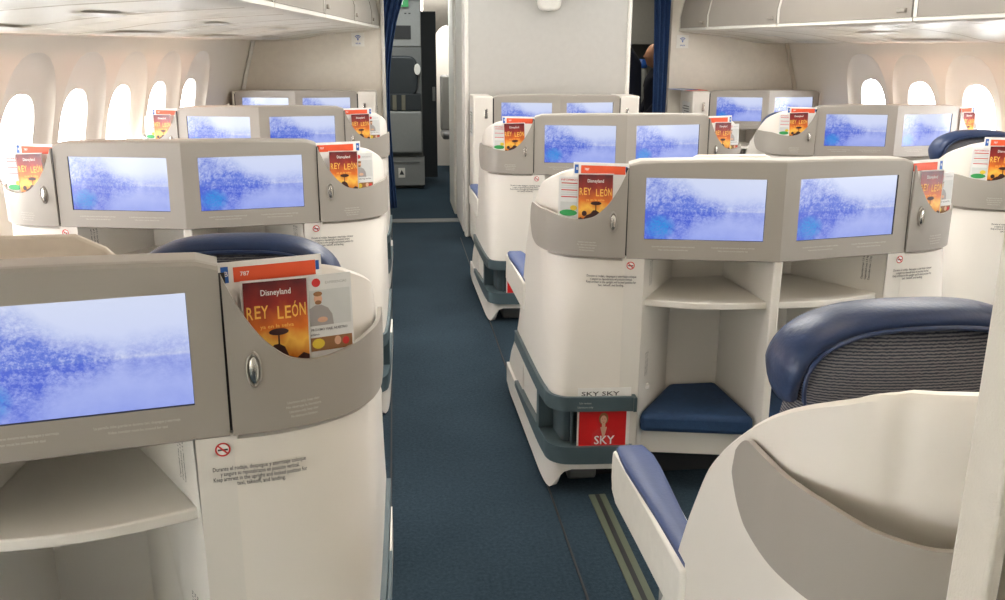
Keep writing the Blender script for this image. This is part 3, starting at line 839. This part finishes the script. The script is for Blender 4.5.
    # seams between sidewall panels
    # washed light strip above the panels
YB0, YB1 = -1.6, 7.5
def lipx(side, Y): return CX+side*(1.22+.083*(7.5-Y))
def binsec(side, Y):
    """cross-section, wall to lip to ceiling"""
    w = wallx(side, Y, 1.47)+side*.0; l = lipx(side, Y); q = lambda t: lerp(w, l, t)
    under = [(w, 1.468), (q(.10), 1.462), (q(.25), 1.463), (q(.42), 1.482), (q(.58), 1.510), (q(.75), 1.528), (q(.93), 1.542), (q(.985), 1.547), (l, 1.556)]
    door = [(l+side*.0, 1.572), (l+side*.012, 1.576), (l+side*.010, 1.66), (l+side*.035, 1.78), (l+side*.09, 1.90), (l+side*.19, 2.02), (l+side*.30, 2.09)]
    return under, door
binY = {-1: [7.5, 6.95, 5.95, 4.75, 3.55, 2.35, 1.15, -.05, -1.5], 1: [7.5, 6.95, 5.85, 4.45, 3.25, 2.05, .85, -.35, -1.5]}
ordn = ['nearest the bulkhead', 'second from the bulkhead', 'third from the bulkhead', 'fourth from the bulkhead', 'fifth from the bulkhead', 'sixth from the bulkhead', 'seventh from the bulkhead', 'eighth from the bulkhead']
for side, nm in ((-1, 'left'), (1, 'right')):
    ys = binY[side]
    for i in range(len(ys)-1):
        ya, yb = ys[i], ys[i+1]
        N = 12; Y_ = [lerp(ya-.004, yb+.004, j/N) for j in range(N+1)]
        mb = MB()
        mb.grid([[(x, y, z) for x, z in binsec(side, y)[0]] for y in Y_], 'binu')
        # lip edge and inner closing surfaces
        mb.grid([[(x, y, z) for x, z in (binsec(side, y)[0][-1], binsec(side, y)[1][0], binsec(side, y)[1][1])] for y in Y_], 'trimw')
        mb.grid([[(lipx(side, y)+side*.30, y, 2.09), (wallx(side, y, 1.47), y, 2.09), (wallx(side, y, 1.47), y, 1.47)] for y in Y_], 'binu')
        for y in (ya-.004, yb+.004):
            u, d = binsec(side, y); pts = [(x, y, z) for x, z in u+d[1:]]+[(wallx(side, y, 1.47), y, 2.09)]
            mb.face(pts, 'binu')
        # curved panel ribs and lamp slots on the underside
        for r_, (f0, curve) in enumerate(((.10, .22), (.60, .20))):
            rr = []
            for j in range(17):
                t = j/16; yy = lerp(ya, yb, f0)+(yb-ya)*(curve*math.sin(t*PI*.5)); u, _ = binsec(side, yy); 
                xs = lerp(u[0][0], u[-2][0], t)
                zz = interp(t, [0, .10, .25, .42, .58, .75, .93, .985], [p[1] for p in u[:8]])
                rr.append((xs, yy, zz))
            mb.grid([[(x, y-.010, z-.007) for x, y, z in rr], [(x, y, z-.009) for x, y, z in rr], [(x, y+.010, z-.007) for x, y, z in rr]], 'binrib')
        for t0, t1, f0, f1 in ((.30, .42, .16, .55), (.62, .70, .25, .5)):
            qq = []
            for f in (f0, lerp(f0, f1, .5), f1):
                yy = lerp(ya, yb, f); u, _ = binsec(side, yy); X = lambda t: lerp(u[0][0], u[-2][0], t); Z = lambda t: interp(t, [0, .10, .25, .42, .58, .75, .93, .985], [p[1] for p in u[:8]])-.009
                k_ = .6 if f in (f0, f1) else 1
                c_ = (t0+t1)/2; h_ = (t1-t0)/2*k_
                qq.append([(X(c_-h_), yy, Z(c_-h_)), (X(c_), yy, Z(c_)-.002), (X(c_+h_), yy, Z(c_+h_))])
            mb.grid(qq, 'trimw')
        root = mb.build('overhead_bin', None, sharp=40)
        lab = f'cream overhead bin above the {nm} windows, {ordn[i]}'
        tag(root, lab, 'overhead bin', f'overhead bins on the {nm}')
        dm = MB(); g = .022
        ins = 0
        yy = [lerp(ya-g, yb+g, j/N) for j in range(N+1)]
        rows = [[(x-side*.008, y, z) for x, z in binsec(side, y)[1][1:]] for y in yy]
        rows2 = [[(x+side*.010, y, z) for x, z in binsec(side, y)[1][1:]][::-1] for y in yy]
        full = [a+b for a, b in zip(rows, rows2)]
        dm.grid(full, 'bin', cu=True); dm.face(full[0], 'bin'); dm.face(full[-1][::-1], 'bin')
        dr = dm.build('bin_door', root, sharp=35)
        y = yb+.10; x = lipx(side, y)
        lm = MB(); lm.box(x-side*.008, x+side*.012, y-.04, y+.04, 1.60, 1.622, 'bin'); lm.build('latch', dr, bevel=.006)
        # divider strip
        sm = MB()
        for y in (ya-g*.5,):
            sm.grid([[(x-side*.010, y+dd, z) for x, z in binsec(side, y)[1][1:]] for dd in (-.017, .017)], 'trimw')
        sm.build('end_trim', root)
# rail light at the wall head (the pink wash lighting)
# floor, ceiling, end walls
mb = MB(); mb.box(-3.2, 5.4, -1.8, 12, -.05, 0, 'carpet'); st(mb.build('floor', None))
mb = MB(); mb.box(-3.2, 5.4, -1.8, 12, 2.09, 2.15, 'trimw'); st(mb.build('ceiling', None))
mb = MB(); mb.box(-3.2, 5.4, -1.8, -1.55, 0, 2.1, 'bulk'); st(mb.build('wall_rear', None))
def fx(y, z=1.0, side=-1): return wallx(side, y, z)
mb = MB()                                                       # left bulkhead
zs = [0, .3, .6, .9, 1.0, 1.1, 1.2, 1.3, 1.4, 1.47, 1.7, 2.09]
poly = [(-.085, z) for z in (0, 2.09)]+[(wallx(-1, 7.5, min(z, 1.47))-.02, z) for z in zs[::-1]]
mb.prism(poly, lambda a, b, d: (a, d, b), 7.5, 7.56, 'bulk'); st(mb.build('wall_front_left', None))
mb = MB(); mb.box(-.095, -.065, 7.47, 7.58, 0, 2.09, 'trimw'); st(mb.build('trim_1', None, bevel=.008, seg=3))
mb = MB()
poly = [(2.28, z) for z in (0, 2.09)]+[(wallx(1, 7.5, min(z, 1.47))+.02, z) for z in zs[::-1]]
mb.prism(poly, lambda a, b, d: (a, d, b), 7.5, 7.56, 'bulk'); st(mb.build('wall_front_right', None))
for side, k in ((-1, 2), (1, 3)):                               # slanted edging where bulkhead meets the side panels
    mb = MB(); rows = []
    for z in zs[:10]:
        x = wallx(side, 7.49, z); rows.append([(x-side*.028, 7.495, z), (x-side*.028, 7.47, z), (x-side*.006, 7.46, z), (x+side*.01, 7.495, z)])
    mb.grid(rows, 'trimw' if side < 0 else 'binrib'); st(mb.build('trim_%d' % k, None))
mb = MB()                                                       # centre partition (front of a closet)
mb.box(.545, 1.745, 6.83, 8.45, 0, 2.09, 'part')
st(mb.build('wall_partition', None, bevel=.01))
mb = MB()
for y0, y1, x in ((6.82, 6.90, .515), (7.02, 7.72, .515), (7.82, 8.47, .498)): mb.box(x, .55, y0, y1, 0, 2.09, 'trimw')
st(mb.build('trim_4', None, bevel=.012, seg=3))
mb = MB(); mb.box(1.735, 1.765, 6.81, 6.90, 0, 2.09, 'trimw'); st(mb.build('trim_5', None, bevel=.01, seg=3))
# seams and seat tracks in the carpet
mb = MB(); mb.box(.60, .655, -1.2, 2.62, 0, .004, 'track'); mb.box(.62, .635, -1.2, 2.62, .004, .0045, 'dark'); st(mb.build('trim_6', None))
mb = MB(); mb.box(.475, .481, -1.2, 6.8, 0, .003, 'dark'); mb.box(-.048, -.042, -1.2, 7.4, 0, .003, 'dark'); st(mb.build('trim_7', None))
mb = MB(); mb.box(-.05, .55, 7.45, 7.60, 0, .006, 'galley'); st(mb.build('trim_8', None))
# near door post
mb = MB()
for x0, x1, y0, y1, mt in ((.366, .377, .462, .50, 'post'), (.386, .400, .466, .50, 'post'), (.407, .62, .462, .50, 'post')): mb.box(x0, x1, y0, y1, 0, 2.09, mt)
mb.box(.384, .43, .475, .49, 0, 2.09, 'niche')
st(mb.build('trim_9', None, bevel=.004, seg=3))

# wifi plates, fixture on the partition
for x, lab in ((-.275, 'small white wireless sign on the left bulkhead'), (2.375, 'small white wireless sign on the right bulkhead')):
    mb = MB(); mb.box(-.05, .05, -.006, 0, -.052, .052, 'trimw')
    fn = lambda a, b, d: (a, -.0065-d, b)
    for r_ in (.012, .022, .032):
        mb.grid([[(q*math.cos(t), -.0068, q*math.sin(t)) for t in [PI*.25+PI*.5*k/8 for k in range(9)]] for q in (r_-.0035, r_+.0015)], 'bluep')
    mb.disc((0, 0), .006, .006, lambda a, b, d: (a, -.0069, b), 'bluep')
    mb.text('Wi-Fi', lambda a, b, d: (a, -.007, b), 0, -.03, .018, 'bluep')
    o = mb.build('wireless_sign', None); o.location = (x, 7.499, 1.47); tag(o, lab, 'sign')
mb = MB(); P = []
for k in range(28):
    t = 2*PI*k/28; P.append((.085*math.copysign(abs(math.cos(t))**.45, math.cos(t)), .11*math.copysign(abs(math.sin(t))**.45, math.sin(t))))
mb.prism(P, lambda a, b, d: (a, -d, b), 0, .09, 'trimw')
o = mb.build('wall_fixture', None, bevel=.02, seg=4); o.location = (1.135, 6.829, 1.785); tag(o, 'white rounded fixture hanging high on the grey centre partition', 'fixture')

# curtains
def curtain(cx, y, w_top, w_mid, w_bot, z0, z1, lab, mid=(0, 0), ph=0):
    mb = MB(); rows = []; n = 60
    for j in range(26):
        t = j/25; z = lerp(z0, z1, t)
        w = sinterp(t, [0, .35, .55, 1], [w_bot, w_mid, w_mid*1.1, w_top]); c = sinterp(t, [0, .5, .72, 1], [mid[0], mid[1], mid[1]*.8, 0])
        f = []
        for i in range(n+1):
            u = i/n-.5; f.append((c+u*w, math.sin(u*2*PI*5+ph+t*.5)*.030*(1+.3*math.sin(u*17)), z))
        rows.append(f)
    mb.grid(rows, 'curtain'); o = mb.build('curtain', None, sharp=180, merge=True); o.location = (cx, y, 0)
    s_ = o.modifiers.new('thick', 'SOLIDIFY'); s_.thickness = .004
    tag(o, lab, 'curtain', 'blue doorway curtains'); return o
curtain(.05, 7.66, .27, .12, .13, .09, 2.08, 'navy blue curtain hanging at left of the aisle doorway', (-.12, -.155))
curtain(2.27, 7.66, .24, .18, .19, .02, 2.08, 'navy blue curtain hanging between dark galley and right bulkhead', (.015, .015), 1.3)

# ------------------------------------------------------------------ galley beyond the left doorway
mb = MB(); mb.box(-.6, .55, 11.2, 11.3, 0, 2.1, 'reveal'); mb.box(-.75, -.6, 7.56, 11.3, 0, 2.1, 'bulk'); mb.box(.62, .74, 8.5, 9.7, 0, 2.1, 'part'); mb.box(1.5, 1.6, 8.5, 11.3, 0, 2.1, 'reveal'); mb.box(.55, 1.6, 11.2, 11.3, 0, 2.1, 'reveal')
st(mb.build('wall_galley', None))
j = empty('jump_seat', (.04, 9.4, 0), 'grey crew jump seat cabinet with dark folding seat, beyond the left curtain', 'jump seat')
mb = MB(); mb.box(-.26, .24, 0, .35, .0, 2.05, 'galley'); mb.box(-.255, .235, -.012, 0, 1.42, 1.85, 'galleyl'); mb.box(-.255, .235, -.01, 0, .80, 1.28, 'galley'); mb.build('cabinet', j, bevel=.008)
mb = MB(); mb.box(-.06, .14, -.02, -.012, 1.49, 1.62, 'dark'); mb.build('display', j)
for x_ in (.08, .12):
    mb = MB(); mb.box(x_, x_+.02, -.02, -.012, 1.73, 1.74, 'dark'); mb.build('button', j)
mb = MB()
P = [(.20*math.copysign(abs(math.cos(t))**.4, math.cos(t)), 1.13+.20*math.copysign(abs(math.sin(t))**.5, math.sin(t))) for t in [2*PI*k/28 for k in range(28)]]
mb.prism(P, lambda a, b, d: (a, -d, b), 0, .07, 'fabricdark'); mb.build('backrest', j, bevel=.02, seg=3)
mb = MB(); mb.box(-.235, .225, -.11, -.02, .80, .96, 'fabricdark'); mb.box(-.06, -.02, -.118, -.11, .80, .95, 'olive'); mb.box(.03, .07, -.118, -.11, .80, .95, 'olive'); mb.build('harness_pad', j, bevel=.01)
for s in (-1, 1):
    mb = MB(); P = [(.032*math.cos(t), 1.20+.055*math.sin(t)) for t in [2*PI*k/18 for k in range(18)]]
    mb.prism([(a+s*.195, b) for a, b in P], lambda a, b, d: (a, -.07-d, b), 0, .02, 'trimw'); q = mb.build('side_lamp', j, bevel=.004)
mb = MB(); mb.box(-.235, .232, -.13, -.02, .37, .79, 'galleyl'); mb.build('folded_seat', j, bevel=.02, seg=3)
mb = MB(); mb.box(-.255, .25, -.10, -.0, .04, .33, 'galleyl'); mb.box(-.20, .20, -.108, -.10, .27, .285, 'galley'); mb.box(-.02, .05, -.104, -.10, .12, .22, 'trimw'); mb.face([(-.01, -.105, .15), (.04, -.105, .15), (.015, -.105, .20)], 'ink'); mb.build('lower_box', j, bevel=.008)
mb = MB(); mb.box(-.10, .10, -.02, 0, -.045, .045, 'green'); mb.text('EXIT', lambda a, b, d: (a, -.022, b), 0, -.005, .055, 'pink'); mb.text('SALIDA', lambda a, b, d: (a, -.022, b), 0, -.035, .02, 'pink')
o = mb.build('exit_sign', None, bevel=.004); o.location = (.06, 9.36, 1.84); tag(o, 'green exit sign above the crew jump seat', 'sign')
mb = MB(); mb.box(0, .17, 0, .045, .02, 1.78, 'fabricdark'); mb.box(0.12, .15, -.03, 0, .85, 1.0, 'galleyl')
o = mb.build('cockpit_door', None, bevel=.006); o.location = (.29, 10.0, 0); o.rotation_euler = (0, 0, 0.15); tag(o, 'dark narrow door standing open beside the crew jump seat', 'door')
cs = empty('crew_seat', (.78, 10.75, 0), 'grey seat glimpsed through the bright far doorway', 'seat')
# bright space beyond: round-topped opening
mb = MB(); mb.box(-.16, .16, -.05, .05, .45, 1.1, 'galleyl'); mb.build('backrest', cs, bevel=.03, seg=3)
mb = MB(); mb.box(-.16, .16, -.4, 0, .38, .46, 'galley'); mb.build('cushion', cs, bevel=.03, seg=3)
mb = MB(); mb.box(-.05, .05, -.25, -.05, 0, .38, 'dark'); mb.build('pedestal', cs)
cs.location = (.70, 10.95, 0); cs.scale = (.5, 1, 1) if False else (1, 1, 1)

mb = MB(); P = [(.40, 2.09), (.40, 1.2)]+[(.60-.17*math.cos(PI*k/12)*1.0, 1.35+.30*math.sin(PI*k/12)) for k in range(0, 13)]+[(.90, 1.2), (.90, 2.09)]
for q in range(len(P)-1): pass
arc = [(.60-.17*math.cos(PI*k/12), 1.35+.30*math.sin(PI*k/12)) for k in range(13)]
mb.grid([[(x, 10.42, z) for x, z in arc], [(x, 10.42, 2.09) for x, z in arc]], 'bulk'); mb.grid([[(x, 10.50, z) for x, z in arc], [(x, 10.50, 2.09) for x, z in arc]], 'bulk')
mb.grid([[(x, 10.42, z) for x, z in arc], [(x, 10.50, z) for x, z in arc]], 'niche')
mb.box(.34, .43, 10.42, 10.50, 0, 2.09, 'bulk'); mb.box(.77, 1.5, 10.42, 10.50, 0, 2.09, 'bulk')
st(mb.build('wall_arch', None))
# ------------------------------------------------------------------ dark galley beyond the right doorway
mb = MB(); mb.box(1.6, 3.6, 9.3, 9.4, 0, 2.1, 'galley'); mb.box(1.64, 1.745, 8.44, 9.3, 0, 2.1, 'part'); mb.box(3.3, 3.4, 7.56, 9.3, 0, 2.1, 'galley'); st(mb.build('wall_galley_right', None))
gc = empty('galley_counter', (2.2, 9.05, 0), 'dark galley counter with shelf behind the right curtain', 'counter')
mb = MB(); mb.box(-.4, .6, -.12, .24, 0, .86, 'galley'); mb.build('cabinet', gc, bevel=.006)
mb = MB(); mb.box(-.42, .62, -.16, .24, .86, .90, 'galleyl'); mb.build('worktop', gc, bevel=.006)
mb = MB(); mb.box(-.35, .1, -.14, -.12, .60, .64, 'redink'); mb.build('handle', gc, bevel=.004)
mb = MB(); mb.box(-.4, .6, .0, .24, 1.45, 2.05, 'galleyl'); mb.box(-.12, -.08, -.012, 0, 1.52, 1.58, 'dark'); mb.box(-.04, -.01, -.012, 0, 1.50, 1.56, 'redink'); mb.build('upper_locker', gc, bevel=.006)
b = empty('bottle', (2.44, 8.98, .902), 'tall pale bottle with blue cap on the dark galley counter', 'bottle')
def lathe(mb, prof, mt, n=20):
    mb.grid([[(r*math.cos(2*PI*k/n), r*math.sin(2*PI*k/n), z) for k in range(n)] for r, z in prof], mt, cu=True); mb.face([(prof[0][0]*math.cos(2*PI*k/n), prof[0][0]*math.sin(2*PI*k/n), prof[0][1]) for k in range(n)], mt)
mb = MB(); lathe(mb, [(.055, 0), (.06, .01), (.062, .22), (.055, .30), (.045, .34)], 'bottle'); mb.build('body', b)
mb = MB(); lathe(mb, [(.056, .325), (.062, .34), (.062, .37), (.045, .40), (.02, .41), (.001, .41)], 'bcap'); mb.build('cap', b)

# hanging dark coat
mb = MB(); rows = []
for k_ in range(16):
    t = k_/15; z = lerp(.45, 1.42, t); w = sinterp(t, [0, .6, .85, 1], [.13, .12, .11, .02])
    rows.append([(w*math.cos(a)*(1+.10*math.sin(4*a+t)), .07*math.sin(a)*(1+.2*math.sin(3*a)), z) for a in [2*PI*q/24 for q in range(24)]])
mb.grid(rows, 'jacket', cu=True); mb.face(rows[0][::-1], 'jacket'); mb.face(rows[-1], 'jacket')
o = mb.build('hanging_coat', None, sharp=180); o.location = (2.07, 8.05, 0); tag(o, 'dark coat hanging beside the grey partition in the right doorway', 'coat')
mb = MB(); mb.tube([(1.745, 8.05, 1.47), (1.9, 8.05, 1.47), (2.04, 8.05, 1.47), (2.07, 8.05, 1.455), (2.07, 8.05, 1.41)], .007, 'chrome', 8); o = mb.build('coat_rail', None); tag(o, 'thin metal rail on the partition side holding the dark coat', 'rail')

# person seen in the right doorway, facing left
def skin_obj(name, joints, edges, mt, parent, sub=2):
    me = bpy.data.meshes.new(name); me.from_pydata([j_[0] for j_ in joints], edges, []); o = bpy.data.objects.new(name, me); COL.objects.link(o); o.parent = parent
    sk = o.modifiers.new('skin', 'SKIN'); sk.use_smooth_shade = True
    for i, v in enumerate(me.skin_vertices[0].data): v.radius = joints[i][1] if isinstance(joints[i][1], tuple) else (joints[i][1],)*2
    me.skin_vertices[0].data[0].use_root = True
    ss = o.modifiers.new('sub', 'SUBSURF'); ss.levels = ss.render_levels = sub
    me.materials.append(M[mt]); return o
pr = empty('person', (2.38, 8.22, 0), 'person in a dark navy jacket facing left, half hidden by right curtain', 'person')
J = [((0, 0, .88), (.13, .11)), ((0, 0, 1.02), (.12, .10)), ((0, 0, 1.18), (.15, .11)), ((-.005, 0, 1.30), (.10, .08)), ((-.01, 0, 1.38), (.048, .048)),
     ((0, -.17, 1.29), (.055, .055)), ((-.03, -.20, 1.05), (.042, .042)), ((-.16, -.17, .90), (.032, .032)), ((-.20, -.165, .87), (.026, .026)),
     ((0, .17, 1.29), (.055, .055)), ((-.03, .20, 1.05), (.042, .042)), ((-.14, .17, .88), (.032, .032)),
     ((0, -.09, .80), (.085, .085)), ((-.01, -.10, .45), (.058, .058)), ((.01, -.10, .08), (.04, .04)), ((-.12, -.10, .03), (.03, .03)),
     ((0, .09, .80), (.085, .085)), ((-.01, .10, .45), (.058, .058)), ((.01, .10, .08), (.04, .04)), ((-.12, .10, .03), (.03, .03))]
Ed = [(0, 1), (1, 2), (2, 3), (3, 4), (3, 5), (5, 6), (6, 7), (7, 8), (3, 9), (9, 10), (10, 11), (0, 12), (12, 13), (13, 14), (14, 15), (0, 16), (16, 17), (17, 18), (18, 19)]
skin_obj('body', J, Ed, 'jacket', pr); pr.scale = (.90, .90, .90)
mb = MB(); rows = []                       # head with nose, chin and brow facing -x
for i in range(22):
    v = i/21*PI; ring = []
    for k in range(28):
        u = 2*PI*k/28; x = -math.cos(u)*math.sin(v); y = math.sin(u)*math.sin(v); z = math.cos(v)
        X, Y_, Z = x*.095, y*.075, z*.118
        if x < 0:
            nose = math.exp(-((z+.05)/.16)**2-(y/.17)**2)*.026; brow = math.exp(-((z-.28)/.12)**2-(y/.5)**2)*.006; chin = math.exp(-((z+.78)/.2)**2-(y/.4)**2)*.014; lips = math.exp(-((z+.42)/.08)**2-(y/.25)**2)*.008; eye = math.exp(-((z-.12)/.1)**2-((abs(y)-.42)/.2)**2)*-.008
            X -= nose+brow+chin+lips+eye
        if z < -.3: Y_ *= 1-.3*(-.3-z); X += .012*(-.3-z) if x > 0 else 0
        ring.append((X, Y_, Z))
    rows.append(ring)
mb.grid(rows, 'bskin', cu=True)
hd = mb.build('head', pr, sharp=180); hd.location = (-.03, 0, 1.50); hd['label'] = 'bare face in profile'
mb = MB(); rows = []
for i in range(12):
    v = i/11*PI*.62; rows.append([((-math.cos(u)*math.sin(v)*.104+(.022 if math.cos(u) > 0 else 0)+.014), math.sin(u)*math.sin(v)*.084, math.cos(v)*.126+.004) for u in [2*PI*k/24 for k in range(24)]])
mb.grid(rows, 'bhair', cu=True); mb.build('hair', hd, sharp=180)
for sy in (-1, 1):                          # hands, slightly curled
    hx, hy, hz = (-.215, -.163, .855) if sy < 0 else (-.155, .167, .865)
    J = [((hx, hy, hz), (.022, .014)), ((hx-.035, hy, hz-.02), (.026, .013))]; Ed = [(0, 1)]
    for q, ln in enumerate((.055, .064, .060, .046)):
        b0 = len(J); oy = (q-1.5)*.017
        J += [((hx-.060, hy+oy, hz-.032), (.009, .009)), ((hx-.060-ln*.55, hy+oy, hz-.050), (.0085, .0085)), ((hx-.060-ln*.75, hy+oy, hz-.050-ln*.55), (.007, .007))]
        Ed += [(1, b0), (b0, b0+1), (b0+1, b0+2)]
    b0 = len(J); J += [((hx-.02, hy+.03, hz-.015), (.010, .010)), ((hx-.045, hy+.045, hz-.035), (.009, .009)), ((hx-.065, hy+.042, hz-.05), (.0075, .0075))]; Ed += [(0, b0), (b0, b0+1), (b0+1, b0+2)]
    skin_obj('hand', J, Ed, 'bskin', pr, 1)

# ------------------------------------------------------------------ lights
W = bpy.data.worlds.new('World'); S.world = W; W.use_nodes = True
bg = W.node_tree.nodes['Background']; bg.inputs[0].default_value = (.97, .985, 1.0, 1); bg.inputs[1].default_value = 13
def area(name, loc, rot, sx, sy, power, col):
    l = bpy.data.lights.new(name, 'AREA'); l.shape = 'RECTANGLE'; l.size = sx; l.size_y = sy; l.energy = power; l.color = col
    o = bpy.data.objects.new(name, l); COL.objects.link(o); o.location = loc; o.rotation_euler = rot; return o
for k, (y, pw) in enumerate(((.8, 4.5), (2.9, 19), (5.0, 14), (6.4, 4))):
    lc = (1, .82, .62) if y < 1 else (1, .96, .90)
    area('ceiling_lamp', (.5, y, 2.07), (0, 0, 0), .5, 1.4, pw, lc)
    area('ceiling_lamp', (1.8, y, 2.07), (0, 0, 0), .5, 1.4, pw, lc)
for side in (-1, 1):                        # warm wash lamps under the bins along the wall head
    for y in (1.5, 3.5, 5.5):
        x = wallx(side, y, 1.45)-side*.10
        area('wash_lamp', (x, y, 1.455), (0, side*math.radians(28), side*math.radians(8.5)), .03, 1.9, 3.2, (1, .55, .40))
area('galley_lamp', (.1, 8.6, 2.05), (0, 0, 0), .5, .5, 9, (.95, 1, 1))
area('galley_lamp', (.45, 10.7, 2.05), (0, 0, 0), .5, .7, 16, (1, .97, .95))
area('galley_lamp', (2.1, 8.4, 2.05), (0, 0, 0), .5, .4, 4, (1, .9, .75))
sun = bpy.data.lights.new('sun', 'SUN'); sun.energy = 12; sun.angle = .03; sun.color = (1, .95, .85)
so = bpy.data.objects.new('sun', sun); COL.objects.link(so)
so.rotation_euler = Vector((-1, .12, .72)).to_track_quat('Z', 'Y').to_euler()

# ------------------------------------------------------------------ camera
yaw, pit, rol, f = .1182, .2745, .0055, 898.58
cy, sy, cp, sp = math.cos(yaw), math.sin(yaw), math.cos(pit), math.sin(pit)
fw = Vector((sy*cp, cy*cp, -sp)); r = Vector((cy, -sy, 0)); u = r.cross(fw)
r2 = r*math.cos(rol)+u*math.sin(rol); u2 = -r*math.sin(rol)+u*math.cos(rol)
cam = bpy.data.cameras.new('camera'); co = bpy.data.objects.new('camera', cam); COL.objects.link(co)
mtx = Matrix((r2, u2, -fw)).transposed().to_4x4(); mtx.translation = (0, 0, 1.42); co.matrix_world = mtx
cam.sensor_width = 36; cam.lens = f/1005*36; cam.clip_start = .02
S.camera = co
S.view_settings.view_transform = 'Standard'; S.view_settings.look = 'None'; S.view_settings.gamma = 1; S.view_settings.use_curve_mapping = False
S.view_settings.exposure = 0.55
